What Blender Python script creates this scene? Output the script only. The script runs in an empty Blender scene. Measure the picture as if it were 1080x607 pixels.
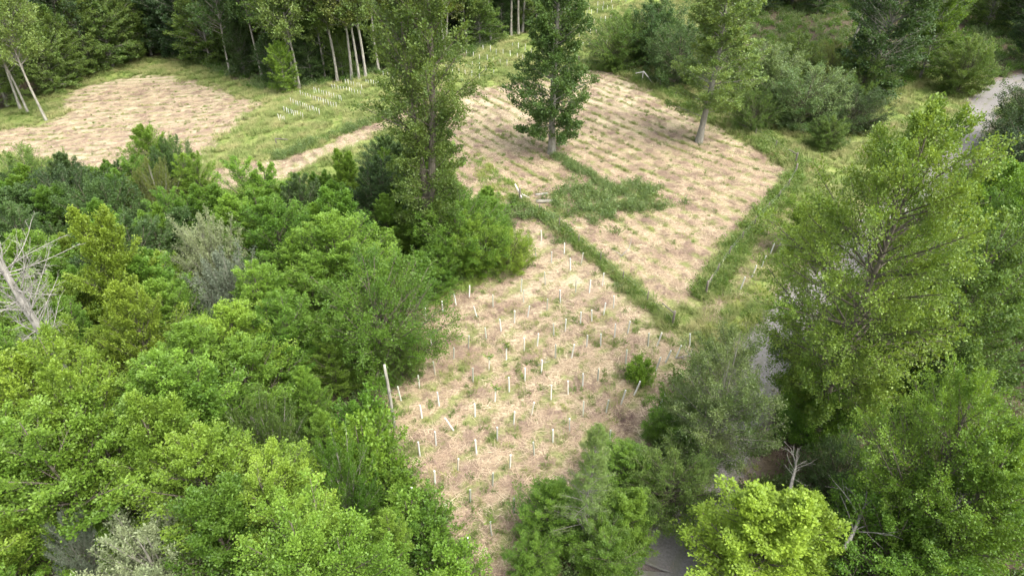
import bpy, math
import numpy as np
from mathutils import Vector, Matrix

# ------------------------------------------------------------------ camera, sky, sun, exposure
sc = bpy.context.scene
C = sc.collection
CAM_H, PITCH, FPX = 33.0, math.radians(35.0), 730.0
cam = bpy.data.cameras.new('camera')
cam.sensor_width = 36.0
cam.lens = 36.0 * FPX / 1080.0
cam.clip_start = 0.5
cam.clip_end = 4000.0
camo = bpy.data.objects.new('camera', cam)
camo.location = (0, 0, CAM_H)
camo.rotation_euler = (math.pi / 2 - PITCH, 0, 0)
C.objects.link(camo)
sc.camera = camo

SUN_EL, SUN_AZ = math.radians(56), math.radians(128)      # azimuth clockwise from +Y
world = bpy.data.worlds.new('World')
sc.world = world
world.use_nodes = True
wn = world.node_tree
bg = wn.nodes['Background']
sky = wn.nodes.new('ShaderNodeTexSky')
sky.sky_type = 'NISHITA'
sky.sun_disc = False
sky.sun_elevation = SUN_EL
sky.sun_rotation = SUN_AZ
sky.air_density = 1.0
sky.dust_density = 4.0
sky.ozone_density = 0.6
cloud = wn.nodes.new('ShaderNodeHueSaturation')        # thin even cloud: a whiter sky
cloud.inputs['Saturation'].default_value = 0.35
wn.links.new(sky.outputs[0], cloud.inputs['Color'])
wn.links.new(cloud.outputs[0], bg.inputs[0])
bg.inputs[1].default_value = 0.15
sl = bpy.data.lights.new('sun', 'SUN')
sl.energy = 1.05
sl.angle = math.radians(45)
sl.color = (1.0, 0.95, 0.87)
slo = bpy.data.objects.new('sun', sl)
sd = Vector((math.sin(SUN_AZ) * math.cos(SUN_EL), math.cos(SUN_AZ) * math.cos(SUN_EL), math.sin(SUN_EL)))
slo.rotation_euler = sd.to_track_quat('Z', 'Y').to_euler()
slo.location = (0, 0, 80)
C.objects.link(slo)
sc.view_settings.view_transform = 'Standard'
sc.view_settings.look = 'None'
sc.view_settings.gamma = 1.0
sc.view_settings.use_curve_mapping = False
sc.view_settings.exposure = 2.08
sc.cycles.max_bounces = 5
sc.cycles.diffuse_bounces = 4
sc.cycles.transmission_bounces = 4
sc.cycles.glossy_bounces = 2

# ------------------------------------------------------------------ small helpers
rng = np.random.default_rng(7)
UP = np.array([0, 0, 1.0])
CP, SP = math.cos(PITCH), math.sin(PITCH)


def unit(a):
    return a / np.maximum(np.linalg.norm(a, axis=-1, keepdims=True), 1e-9)


def hash_noise(x, y, seed=0):
    """smooth value noise, vectorised"""
    x = np.asarray(x, float); y = np.asarray(y, float)
    xi = np.floor(x); yi = np.floor(y)
    fx = x - xi; fy = y - yi
    fx = fx * fx * (3 - 2 * fx); fy = fy * fy * (3 - 2 * fy)

    def h(a, b):
        v = np.sin(a * 127.1 + b * 311.7 + seed * 74.7) * 43758.5453
        return v - np.floor(v)
    return (h(xi, yi) * (1 - fx) + h(xi + 1, yi) * fx) * (1 - fy) + (h(xi, yi + 1) * (1 - fx) + h(xi + 1, yi + 1) * fx) * fy


def fbm(x, y, seed=0, o=4):
    s = 0; a = 0.5; t = 0
    for k in range(o):
        s = s + a * hash_noise(x * 2 ** k, y * 2 ** k, seed + k * 13); t += a; a *= 0.55
    return s / t


def softplus(x, k):
    return k * np.logaddexp(0, x / k)


def terrain(x, y):
    """height of the land: a flat spur with the fields, a hollow falling away behind it on the left"""
    x = np.asarray(x, float); y = np.asarray(y, float)
    d = (x + 31.4) * -0.8 + (y - 67.0) * 0.6
    drop = softplus(d - 3, 3.0) * 0.17
    drop = 11 * np.tanh(drop / 11)
    z = -drop
    z = z + 0.07 * softplus(y - 112, 6) * (1 / (1 + np.exp(-(x - 0) / 8.0)))
    z = z + 0.5 * (fbm(x / 14.0, y / 14.0, 3, 3) - 0.5)
    z = z - 0.02 * softplus(-x - 14, 3)
    return z


def ray(px, py):
    u = (px - 540.0) / FPX; v = (py - 303.5) / FPX
    return np.array([u, CP - v * SP, -SP - v * CP])


def at(px, py, h=0.0):
    """the point of the land (raised by h) seen in direction px,py; returns x,y"""
    d = ray(px, py)
    lo, t = 5.0, 5.0
    while t < 600:
        p = d * t
        if CAM_H + p[2] < terrain(p[0], p[1]) + h:
            break
        lo = t; t += 0.5
    hi = t
    for _ in range(30):
        m = (lo + hi) / 2; p = d * m
        if CAM_H + p[2] < terrain(p[0], p[1]) + h: hi = m
        else: lo = m
    p = d * hi
    return float(p[0]), float(p[1])


def project(x, y, z):
    q = z - CAM_H
    depth = y * CP - q * SP
    return 540 + FPX * x / depth, 303.5 - FPX * (y * SP + q * CP) / depth


def inside(poly, x, y):
    r = np.zeros(np.shape(x), bool)
    n = len(poly)
    for i in range(n):
        x0, y0 = poly[i]; x1, y1 = poly[(i + 1) % n]
        c = ((y0 > y) != (y1 > y)) & (x < (x1 - x0) * (y - y0) / (y1 - y0 + 1e-12) + x0)
        r ^= c
    return r


def pdist(poly, x, y, closed=True):
    best = np.full(np.shape(x), 1e9)
    n = len(poly)
    for i in range(n if closed else n - 1):
        a = np.array(poly[i]); b = np.array(poly[(i + 1) % n]); ab = b - a
        t = np.clip(((x - a[0]) * ab[0] + (y - a[1]) * ab[1]) / (ab @ ab + 1e-12), 0, 1)
        best = np.minimum(best, np.hypot(x - a[0] - t * ab[0], y - a[1] - t * ab[1]))
    return best


def sdf(poly, x, y):
    d = pdist(poly, x, y)
    return np.where(inside(poly, x, y), d, -d)


def smooth01(v, a, b):
    t = np.clip((v - a) / (b - a), 0, 1)
    return t * t * (3 - 2 * t)


def make_mesh(name, verts, quads=None, tris=None, mats=(), attr=None, smooth=False):
    me = bpy.data.meshes.new(name)
    verts = np.asarray(verts, np.float32)
    loops = []; starts = []; n = 0
    parts = []
    if quads is not None and len(quads): parts.append(np.asarray(quads, np.int32))
    if tris is not None and len(tris): parts.append(np.asarray(tris, np.int32))
    nf = sum(len(p) for p in parts)
    lv = np.concatenate([p.ravel() for p in parts])
    ls = []; o = 0
    for p in parts:
        ls.append(np.arange(len(p), dtype=np.int32) * p.shape[1] + o); o += p.size
    ls = np.concatenate(ls)
    me.vertices.add(len(verts)); me.vertices.foreach_set('co', verts.ravel())
    me.loops.add(len(lv)); me.loops.foreach_set('vertex_index', lv)
    me.polygons.add(nf); me.polygons.foreach_set('loop_start', ls)
    me.update(calc_edges=True)
    if smooth:
        me.polygons.foreach_set('use_smooth', np.ones(nf, bool))
    if attr is not None:
        for k, (dom, arr) in attr.items():
            if arr.ndim == 2:
                a = me.attributes.new(k, 'FLOAT_COLOR', dom); a.data.foreach_set('color', arr.astype(np.float32).ravel())
            else:
                a = me.attributes.new(k, 'FLOAT', dom); a.data.foreach_set('value', arr.astype(np.float32).ravel())
    for m in mats:
        me.materials.append(m)
    return me


def link(name, data, parent=None, loc=None):
    o = bpy.data.objects.new(name, data)
    C.objects.link(o)
    if parent is not None: o.parent = parent
    if loc is not None: o.location = loc
    return o


THINGS = []


def tag(o, label, cat, group=None, kind=None):
    o['label'] = label
    if cat: o['category'] = cat
    if group: o['group'] = group
    if kind: o['kind'] = kind
    return o


# ------------------------------------------------------------------ materials
def nodes(name):
    m = bpy.data.materials.new(name)
    m.use_nodes = True
    nt = m.node_tree
    for n in list(nt.nodes): nt.nodes.remove(n)
    out = nt.nodes.new('ShaderNodeOutputMaterial')
    return m, nt, out


def N(nt, t, **kw):
    n = nt.nodes.new('ShaderNode' + t)
    for k, v in kw.items():
        setattr(n, k, v)
    return n


def mixc(nt, a, b, f, mode='MIX'):
    n = nt.nodes.new('ShaderNodeMix'); n.data_type = 'RGBA'; n.blend_type = mode
    for s, v in ((n.inputs[0], f), (n.inputs[6], a), (n.inputs[7], b)):
        if isinstance(v, (int, float)): s.default_value = v
        elif isinstance(v, tuple): s.default_value = (*v[:3], 1)
        else: nt.links.new(v, s)
    return n.outputs[2]


def math_(nt, op, a, b=None, c=None, clamp=False):
    n = nt.nodes.new('ShaderNodeMath'); n.operation = op; n.use_clamp = clamp
    for i, v in enumerate((a, b, c)):
        if v is None: continue
        if isinstance(v, (int, float)): n.inputs[i].default_value = v
        else: nt.links.new(v, n.inputs[i])
    return n.outputs[0]


def noise(nt, vec, scale, detail=4, rough=0.6, dist=0.0):
    n = N(nt, 'TexNoise'); n.inputs['Scale'].default_value = scale
    n.inputs['Detail'].default_value = detail; n.inputs['Roughness'].default_value = rough
    n.inputs['Distortion'].default_value = dist
    if vec is not None: nt.links.new(vec, n.inputs['Vector'])
    return n.outputs[0]


def ramp(nt, f, stops):
    n = N(nt, 'ValToRGB')
    while len(n.color_ramp.elements) < len(stops): n.color_ramp.elements.new(0.5)
    for e, (p, c) in zip(n.color_ramp.elements, stops):
        e.position = p; e.color = (*c, 1) if len(c) == 3 else c
    nt.links.new(f, n.inputs[0])
    return n.outputs[0]


def leaf_mat(name, a, b, trans=0.42, rough=0.5, hv=0.006, vv=0.34):
    """leaf colour between a and b by leaf, shifted a little from plant to plant"""
    m, nt, out = nodes(name)
    at_ = N(nt, 'Attribute', attribute_name='v')
    oi = N(nt, 'ObjectInfo')
    col = mixc(nt, a, b, at_.outputs['Fac'])
    hs = N(nt, 'HueSaturation')
    nt.links.new(col, hs.inputs['Color'])
    nt.links.new(math_(nt, 'MULTIPLY_ADD', oi.outputs['Random'], hv * 2, 0.5 - hv), hs.inputs['Hue'])
    r2 = math_(nt, 'FRACT', math_(nt, 'MULTIPLY', oi.outputs['Random'], 7.31))
    nt.links.new(math_(nt, 'MULTIPLY_ADD', r2, vv, 1 - vv / 2), hs.inputs['Value'])
    c = hs.outputs[0]
    p = N(nt, 'BsdfPrincipled'); nt.links.new(c, p.inputs['Base Color'])
    p.inputs['Roughness'].default_value = rough
    p.inputs['Specular IOR Level'].default_value = 0.35
    t = N(nt, 'BsdfTranslucent')
    tcol = mixc(nt, c, (1.25, 1.15, 0.45), 1.0, 'MULTIPLY')
    nt.links.new(tcol, t.inputs['Color'])
    mx = N(nt, 'MixShader'); mx.inputs[0].default_value = trans
    nt.links.new(p.outputs[0], mx.inputs[1]); nt.links.new(t.outputs[0], mx.inputs[2])
    nt.links.new(mx.outputs[0], out.inputs[0])
    return m


def bark_mat(name, a, b, scale=3.0):
    m, nt, out = nodes(name)
    tc = N(nt, 'TexCoord')
    mp = N(nt, 'Mapping'); mp.inputs['Scale'].default_value = (1, 1, 0.22)
    nt.links.new(tc.outputs['Object'], mp.inputs[0])
    nz = noise(nt, mp.outputs[0], scale * 3, 5, 0.65)
    n2 = noise(nt, tc.outputs['Object'], 0.8, 3)
    col = mixc(nt, mixc(nt, a, b, ramp(nt, nz, [(0.35, (0, 0, 0)), (0.65, (1, 1, 1))])), (0.10, 0.12, 0.05), math_(nt, 'MULTIPLY', n2, 0.35))
    p = N(nt, 'BsdfPrincipled'); nt.links.new(col, p.inputs['Base Color']); p.inputs['Roughness'].default_value = 0.9
    bp = N(nt, 'Bump'); bp.inputs['Strength'].default_value = 0.6; bp.inputs['Distance'].default_value = 0.03
    nt.links.new(nz, bp.inputs['Height']); nt.links.new(bp.outputs[0], p.inputs['Normal'])
    nt.links.new(p.outputs[0], out.inputs[0])
    return m


def plain_mat(name, a, b, scale, rough=0.8, trans=0.0):
    m, nt, out = nodes(name)
    tc = N(nt, 'TexCoord'); oi = N(nt, 'ObjectInfo')
    nz = noise(nt, tc.outputs['Object'], scale, 4, 0.6)
    col = mixc(nt, a, b, nz)
    hs = N(nt, 'HueSaturation'); nt.links.new(col, hs.inputs['Color'])
    nt.links.new(math_(nt, 'MULTIPLY_ADD', oi.outputs['Random'], 0.3, 0.8), hs.inputs['Value'])
    p = N(nt, 'BsdfPrincipled'); nt.links.new(hs.outputs[0], p.inputs['Base Color']); p.inputs['Roughness'].default_value = rough
    sh = p.outputs[0]
    if trans:
        t = N(nt, 'BsdfTranslucent'); nt.links.new(hs.outputs[0], t.inputs['Color'])
        mx = N(nt, 'MixShader'); mx.inputs[0].default_value = trans
        nt.links.new(sh, mx.inputs[1]); nt.links.new(t.outputs[0], mx.inputs[2]); sh = mx.outputs[0]
    nt.links.new(sh, out.inputs[0])
    return m


def blade_mat(name, a, b, c, trans=0.25):
    """grass / straw blades: colour from the blade's own value and a slow drift over the land"""
    m, nt, out = nodes(name)
    at_ = N(nt, 'Attribute', attribute_name='v')
    g = N(nt, 'NewGeometry')
    nz = noise(nt, g.outputs['Position'], 0.35, 4, 0.6)
    col = mixc(nt, a, b, at_.outputs['Fac'])
    col = mixc(nt, col, c, ramp(nt, nz, [(0.42, (0, 0, 0)), (0.66, (1, 1, 1))]))
    p = N(nt, 'BsdfPrincipled'); nt.links.new(col, p.inputs['Base Color']); p.inputs['Roughness'].default_value = 0.75
    t = N(nt, 'BsdfTranslucent'); nt.links.new(col, t.inputs['Color'])
    mx = N(nt, 'MixShader'); mx.inputs[0].default_value = trans
    nt.links.new(p.outputs[0], mx.inputs[1]); nt.links.new(t.outputs[0], mx.inputs[2])
    nt.links.new(mx.outputs[0], out.inputs[0])
    return m


LEAF = {
    'bright': leaf_mat('leaf_bright_green', (0.082, 0.164, 0.018), (0.182, 0.296, 0.038)),
    'fresh': leaf_mat('leaf_fresh_green', (0.062, 0.138, 0.016), (0.130, 0.228, 0.027)),
    'yellow': leaf_mat('leaf_yellow_green', (0.130, 0.205, 0.022), (0.245, 0.340, 0.040)),
    'lime': leaf_mat('leaf_lime_green', (0.104, 0.184, 0.020), (0.218, 0.322, 0.040)),
    'mid': leaf_mat('leaf_mid_green', (0.070, 0.128, 0.026), (0.135, 0.200, 0.042)),
    'dark': leaf_mat('leaf_dark_green', (0.034, 0.072, 0.018), (0.068, 0.118, 0.028), 0.3),
    'deep': leaf_mat('leaf_deep_green', (0.026, 0.054, 0.018), (0.050, 0.088, 0.026), 0.28),
    'olive': leaf_mat('leaf_olive_green', (0.110, 0.145, 0.035), (0.185, 0.220, 0.058)),
    'grey': leaf_mat('leaf_grey_green', (0.135, 0.170, 0.082), (0.240, 0.275, 0.145), 0.25),
    'bluegrey': leaf_mat('leaf_blue_grey', (0.085, 0.112, 0.074), (0.160, 0.190, 0.128), 0.2),
    'silver': leaf_mat('leaf_silver_green', (0.065, 0.120, 0.032), (0.185, 0.245, 0.092), 0.3, 0.4),
    'leafy': leaf_mat('leaf_full_green', (0.070, 0.132, 0.026), (0.185, 0.262, 0.072), 0.38, 0.42),
    'oakleaf': leaf_mat('leaf_oak_green', (0.046, 0.090, 0.020), (0.092, 0.148, 0.034), 0.34),
    'pale': leaf_mat('leaf_pale_green', (0.095, 0.160, 0.036), (0.200, 0.275, 0.078), 0.4, 0.45),
    'aspen': leaf_mat('leaf_aspen_green', (0.070, 0.122, 0.032), (0.180, 0.240, 0.085), 0.32, 0.4),
    'summer': leaf_mat('leaf_summer_green', (0.078, 0.146, 0.020), (0.195, 0.285, 0.050), 0.4, 0.45),
    'larch': leaf_mat('leaf_larch_green', (0.095, 0.165, 0.042), (0.175, 0.255, 0.072)),
    'bramble': leaf_mat('leaf_bramble_green', (0.110, 0.170, 0.058), (0.240, 0.305, 0.125)),
    'weed': leaf_mat('leaf_weed_green', (0.100, 0.170, 0.036), (0.205, 0.280, 0.072)),
    'rust': leaf_mat('leaf_withered_purple', (0.12, 0.075, 0.072), (0.23, 0.15, 0.135), 0.1),
}
BARK = {
    'brown': bark_mat('bark_brown', (0.055, 0.042, 0.032), (0.13, 0.105, 0.082)),
    'grey': bark_mat('bark_grey', (0.13, 0.12, 0.10), (0.26, 0.24, 0.205)),
    'pale': bark_mat('bark_pale', (0.13, 0.118, 0.098), (0.36, 0.335, 0.285), 1.6),
    'dead': bark_mat('wood_weathered', (0.13, 0.118, 0.106), (0.33, 0.305, 0.28)),
    'twig': bark_mat('twig_purple_brown', (0.16, 0.11, 0.10), (0.30, 0.22, 0.20)),
}
M_TUBE = plain_mat('plastic_tree_shelter', (0.60, 0.62, 0.57), (0.80, 0.81, 0.76), 3.0, 0.5, 0.2)
M_TUBE2 = plain_mat('plastic_tree_shelter_weathered', (0.40, 0.43, 0.35), (0.55, 0.57, 0.49), 3.0, 0.55, 0.2)
M_STAKE = plain_mat('wooden_stake', (0.30, 0.23, 0.15), (0.45, 0.37, 0.27), 6.0)
M_POST = plain_mat('weathered_fence_wood', (0.09, 0.075, 0.06), (0.19, 0.165, 0.135), 5.0)
M_POSTP = plain_mat('pale_fence_wood', (0.45, 0.42, 0.37), (0.66, 0.62, 0.56), 5.0)
M_WIRE = plain_mat('fence_wire', (0.25, 0.25, 0.25), (0.38, 0.38, 0.37), 5.0, 0.5)

# ------------------------------------------------------------------ layout of the land (outlines on the ground)
P = lambda *pp: [at(a, b) for a, b in pp]
UPPER = P((478, 104), (500, 93), (545, 88), (600, 74), (640, 74), (680, 92), (720, 116), (770, 139), (810, 162), (843, 180),
          (825, 205), (790, 245), (750, 295), (738, 318), (716, 338), (690, 322), (640, 278), (600, 244), (560, 214),
          (520, 222), (470, 215), (440, 180), (448, 130))
LOWER = P((552, 226), (600, 256), (650, 293), (706, 350), (738, 362), (738, 392), (705, 440), (692, 480), (650, 530), (600, 585),
          (575, 640), (470, 640), (455, 560), (432, 500), (415, 450), (398, 400), (415, 365), (436, 336), (468, 312), (505, 292), (538, 268))
ROADSIDE = P((845, 196), (850, 240), (812, 290), (770, 335), (742, 352), (738, 335), (752, 300), (792, 250))
LEFTF = P((-60, 150), (0, 136), (40, 132), (66, 124), (72, 97), (100, 88), (150, 79), (182, 79), (218, 90), (250, 103), (274, 108), (262, 126),
          (240, 140), (218, 160), (205, 190), (150, 190), (90, 182), (0, 165), (-60, 170))
TRACK = P((222, 182), (300, 166), (350, 150), (422, 116), (470, 92), (478, 97), (430, 126), (352, 162), (300, 190), (232, 206))
GRASS = P((-80, 175), (-80, 128), (0, 116), (60, 84), (150, 60), (200, 64), (290, 98), (400, 80), (480, 66), (560, 30), (640, -40),
          (800, -40), (735, 20), (760, 90), (830, 130), (880, 160), (940, 100), (1000, 60), (1040, 70), (1060, 100), (1000, 200), (900, 270),
          (840, 345), (780, 400), (742, 430), (700, 365), (560, 215), (400, 215), (210, 215))
HEDGE = P((548, 212), (575, 230), (610, 258), (640, 283), (668, 308), (690, 326), (709, 344))
FENCE2 = P((838, 186), (826, 206), (790, 246), (770, 270), (752, 297), (744, 312))
FENCE3 = P((610, 70), (650, 74), (690, 90), (730, 112), (770, 130), (810, 154), (838, 174))
ROADC = [at(a, b) for a, b in ((705, 660), (716, 590))] + [(13.8, 31.2)] + [at(a, b) for a, b in ((826, 345), (884, 280), (1002, 168), (1048, 102))]
ROADC += [(ROADC[-1][0] + 14, ROADC[-1][1] + 9), (ROADC[-1][0] + 40, ROADC[-1][1] + 14), (ROADC[-1][0] + 200, ROADC[-1][1] + 60)]
ROADC = [(ROADC[0][0] - 9, ROADC[0][1] - 26)] + ROADC


def smooth_line(pts, n=12):
    pts = [np.array(p, float) for p in pts]
    out = []
    for i in range(len(pts) - 1):
        p0 = pts[max(i - 1, 0)]; p1 = pts[i]; p2 = pts[i + 1]; p3 = pts[min(i + 2, len(pts) - 1)]
        for k in range(n):
            t = k / n
            out.append(0.5 * ((2 * p1) + (-p0 + p2) * t + (2 * p0 - 5 * p1 + 4 * p2 - p3) * t * t + (-p0 + 3 * p1 - 3 * p2 + p3) * t ** 3))
    out.append(pts[-1])
    return np.array(out)


ROADL = smooth_line(ROADC, 14)
ROAD_W = 1.85


def road_dist(x, y):
    return pdist([tuple(p) for p in ROADL[::3]] + [tuple(ROADL[-1])], x, y, closed=False)


def masks(x, y):
    """straw, green, gravel, bleach, row phase for points of the land"""
    wob = (fbm(x / 2.6, y / 2.6, 5, 4) - 0.5) * 4.2
    wob2 = (hash_noise(x / 0.8, y / 0.8, 15) - 0.5) * 1.6
    s_up = smooth01(sdf(UPPER, x, y) + wob + wob2, -1.0, 1.2)
    s_lo = smooth01(sdf(LOWER, x, y) + wob + wob2, -1.0, 1.2)
    s_rs = smooth01(sdf(ROADSIDE, x, y) + wob, -0.6, 0.8) * 0.55
    s_lf = smooth01(sdf(LEFTF, x, y) + wob + wob2, -1.0, 1.2)
    s_tr = smooth01(sdf(TRACK, x, y) + wob * 0.5, -0.3, 0.5)
    straw = np.maximum.reduce([s_up, s_lo, s_rs, s_lf, s_tr])
    green = smooth01(sdf(GRASS, x, y) + wob, -1.0, 1.0)
    rd = road_dist(x, y)
    gravel = 1 - smooth01(rd + wob * 0.35, ROAD_W - 0.2, ROAD_W + 1.1)
    wv = (fbm(x / 16.0, y / 16.0, 21, 3) - 0.5) * 2.4
    r_up = (0.8 * x + 0.6 * y + wv - 0.004 * (x - 10) ** 2) / 1.75
    r_lo = (0.72 * x - 0.69 * y + wv) / 2.1
    r_lf = (0.985 * y + 0.17 * x + wv) / 2.1
    row = np.where(s_lo > 0.5, r_lo, np.where(s_lf > 0.5, r_lf, r_up))
    bleach = s_lf * 0.55 + s_up * smooth01(y, 68, 96) * 0.75 + s_lo * smooth01(y, 36, 50) * 0.5 + s_tr * 0.4
    return straw, green, gravel, np.clip(bleach, 0, 1), row


# ------------------------------------------------------------------ ground
def axis(lo, a, b, hi, step):
    mid = np.arange(a, b + step / 2, step)
    def grow(l):
        out = []; s = step; v = 0
        while v < l:
            s *= 1.18; v += s; out.append(v)
        return np.array(out)
    return np.concatenate([(a - grow(a - lo))[::-1], mid, b + grow(hi - b)])


gx = axis(-1500, -84, 70, 1500, 0.55)
gy = axis(-600, 14, 140, 2500, 0.55)
X, Y = np.meshgrid(gx, gy)
straw, green, gravel, bleach, row = masks(X, Y)
Z = terrain(X, Y)
Z = Z + straw * 0.05 * np.cos(2 * np.pi * row) + (hash_noise(X / 0.7, Y / 0.7, 9) - 0.5) * 0.10 * (1 - gravel)
rdm = road_dist(X, Y)
Z = Z - 0.16 * (1 - smooth01(rdm, ROAD_W - 0.3, ROAD_W + 0.5))
nx_, ny_ = len(gx), len(gy)
idx = np.arange(nx_ * ny_).reshape(ny_, nx_)
q = np.stack([idx[:-1, :-1], idx[:-1, 1:], idx[1:, 1:], idx[1:, :-1]], -1).reshape(-1, 4)


def ground_material():
    m, nt, out = nodes('ground_straw_grass_and_leaf_litter')
    zone = N(nt, 'Attribute', attribute_name='zone')
    rowa = N(nt, 'Attribute', attribute_name='row')
    sep = N(nt, 'SeparateColor'); nt.links.new(zone.outputs['Color'], sep.inputs[0])
    blea = zone.outputs['Alpha']
    g = N(nt, 'NewGeometry'); pos = g.outputs['Position']
    n_fine = noise(nt, pos, 5.5, 6, 0.75, 0.6)
    n_mid = noise(nt, pos, 0.9, 5, 0.65, 0.4)
    n_big = noise(nt, pos, 0.13, 4, 0.6)
    mp = N(nt, 'Mapping'); mp.inputs['Rotation'].default_value = (0, 0, 0.9); mp.inputs['Scale'].default_value = (1.0, 7.0, 1)
    nt.links.new(pos, mp.inputs[0])
    n_str = noise(nt, mp.outputs[0], 1.6, 5, 0.7, 1.2)
    f = math_(nt, 'ADD', math_(nt, 'MULTIPLY', n_fine, 0.55), math_(nt, 'MULTIPLY', n_str, 0.45))
    dry = ramp(nt, f, [(0.35, (0.078, 0.056, 0.034)), (0.44, (0.180, 0.135, 0.083)), (0.53, (0.300, 0.240, 0.152)), (0.64, (0.480, 0.418, 0.290))])
    pale = ramp(nt, f, [(0.35, (0.150, 0.117, 0.071)), (0.47, (0.330, 0.277, 0.178)), (0.61, (0.545, 0.490, 0.355))])
    red = ramp(nt, f, [(0.37, (0.072, 0.050, 0.039)), (0.5, (0.178, 0.125, 0.092)), (0.63, (0.330, 0.253, 0.185))])
    col = mixc(nt, dry, pale, blea)
    soil = ramp(nt, noise(nt, pos, 0.45, 5, 0.7, 0.8), [(0.56, (0, 0, 0)), (0.66, (1, 1, 1))])
    col = mixc(nt, col, ramp(nt, n_fine, [(0.35, (0.060, 0.044, 0.034)), (0.65, (0.185, 0.140, 0.108))]), math_(nt, 'MULTIPLY', soil, math_(nt, 'MULTIPLY_ADD', blea, -0.45, 0.62)))
    col = mixc(nt, col, red, math_(nt, 'MULTIPLY', ramp(nt, n_big, [(0.45, (0, 0, 0)), (0.62, (1, 1, 1))]), math_(nt, 'SUBTRACT', 0.85, math_(nt, 'MULTIPLY', blea, 0.5))))
    # greenish growth between the rows
    rw = math_(nt, 'COSINE', math_(nt, 'MULTIPLY', rowa.outputs['Fac'], 2 * math.pi))
    gm = math_(nt, 'ADD', math_(nt, 'MULTIPLY', rw, -0.09), n_mid)
    fur = math_(nt, 'MULTIPLY', ramp(nt, math_(nt, 'MULTIPLY_ADD', rw, -0.5, math_(nt, 'MULTIPLY', n_mid, 0.9)), [(0.55, (0, 0, 0)), (0.85, (1, 1, 1))]), math_(nt, 'MULTIPLY_ADD', blea, 0.42, 0.20))
    col = mixc(nt, col, ramp(nt, n_fine, [(0.36, (0.085, 0.080, 0.034)), (0.62, (0.235, 0.215, 0.100))]), fur)
    gcol = ramp(nt, n_fine, [(0.35, (0.06, 0.080, 0.024)), (0.65, (0.22, 0.235, 0.085))])
    col = mixc(nt, col, gcol, math_(nt, 'MULTIPLY', ramp(nt, gm, [(0.49, (0, 0, 0)), (0.64, (1, 1, 1))]), math_(nt, 'SUBTRACT', 0.85, math_(nt, 'MULTIPLY', blea, 0.45))))
    # meadow and bank
    grass = ramp(nt, math_(nt, 'ADD', math_(nt, 'MULTIPLY', n_fine, 0.5), math_(nt, 'MULTIPLY', n_mid, 0.5)),
                 [(0.34, (0.050, 0.080, 0.018)), (0.50, (0.125, 0.165, 0.040)), (0.64, (0.27, 0.275, 0.105))])
    # leaf litter of the wood
    floor = ramp(nt, f, [(0.3, (0.030, 0.024, 0.016)), (0.55, (0.085, 0.068, 0.045)), (0.75, (0.17, 0.135, 0.095))])
    stone = ramp(nt, n_fine, [(0.3, (0.110, 0.090, 0.080)), (0.7, (0.235, 0.198, 0.180))])
    base = mixc(nt, floor, grass, sep.outputs[1])
    base = mixc(nt, base, col, sep.outputs[0])
    base = mixc(nt, base, stone, sep.outputs[2])
    p = N(nt, 'BsdfPrincipled'); nt.links.new(base, p.inputs['Base Color'])
    p.inputs['Roughness'].default_value = 0.95; p.inputs['Specular IOR Level'].default_value = 0.1
    bp = N(nt, 'Bump'); bp.inputs['Strength'].default_value = 0.8; bp.inputs['Distance'].default_value = 0.12
    nt.links.new(f, bp.inputs['Height']); nt.links.new(bp.outputs[0], p.inputs['Normal'])
    nt.links.new(p.outputs[0], out.inputs[0])
    return m


zone = np.stack([straw, green, gravel, bleach], -1).reshape(-1, 4)
gme = make_mesh('ground', np.stack([X, Y, Z], -1).reshape(-1, 3), q, None, [ground_material()],
                {'zone': ('POINT', zone), 'row': ('POINT', row.ravel())}, smooth=True)
go = link('ground', gme)
tag(go, 'clearing floor of tan straw, grass banks and dark woodland soil', None, kind='structure')


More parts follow.
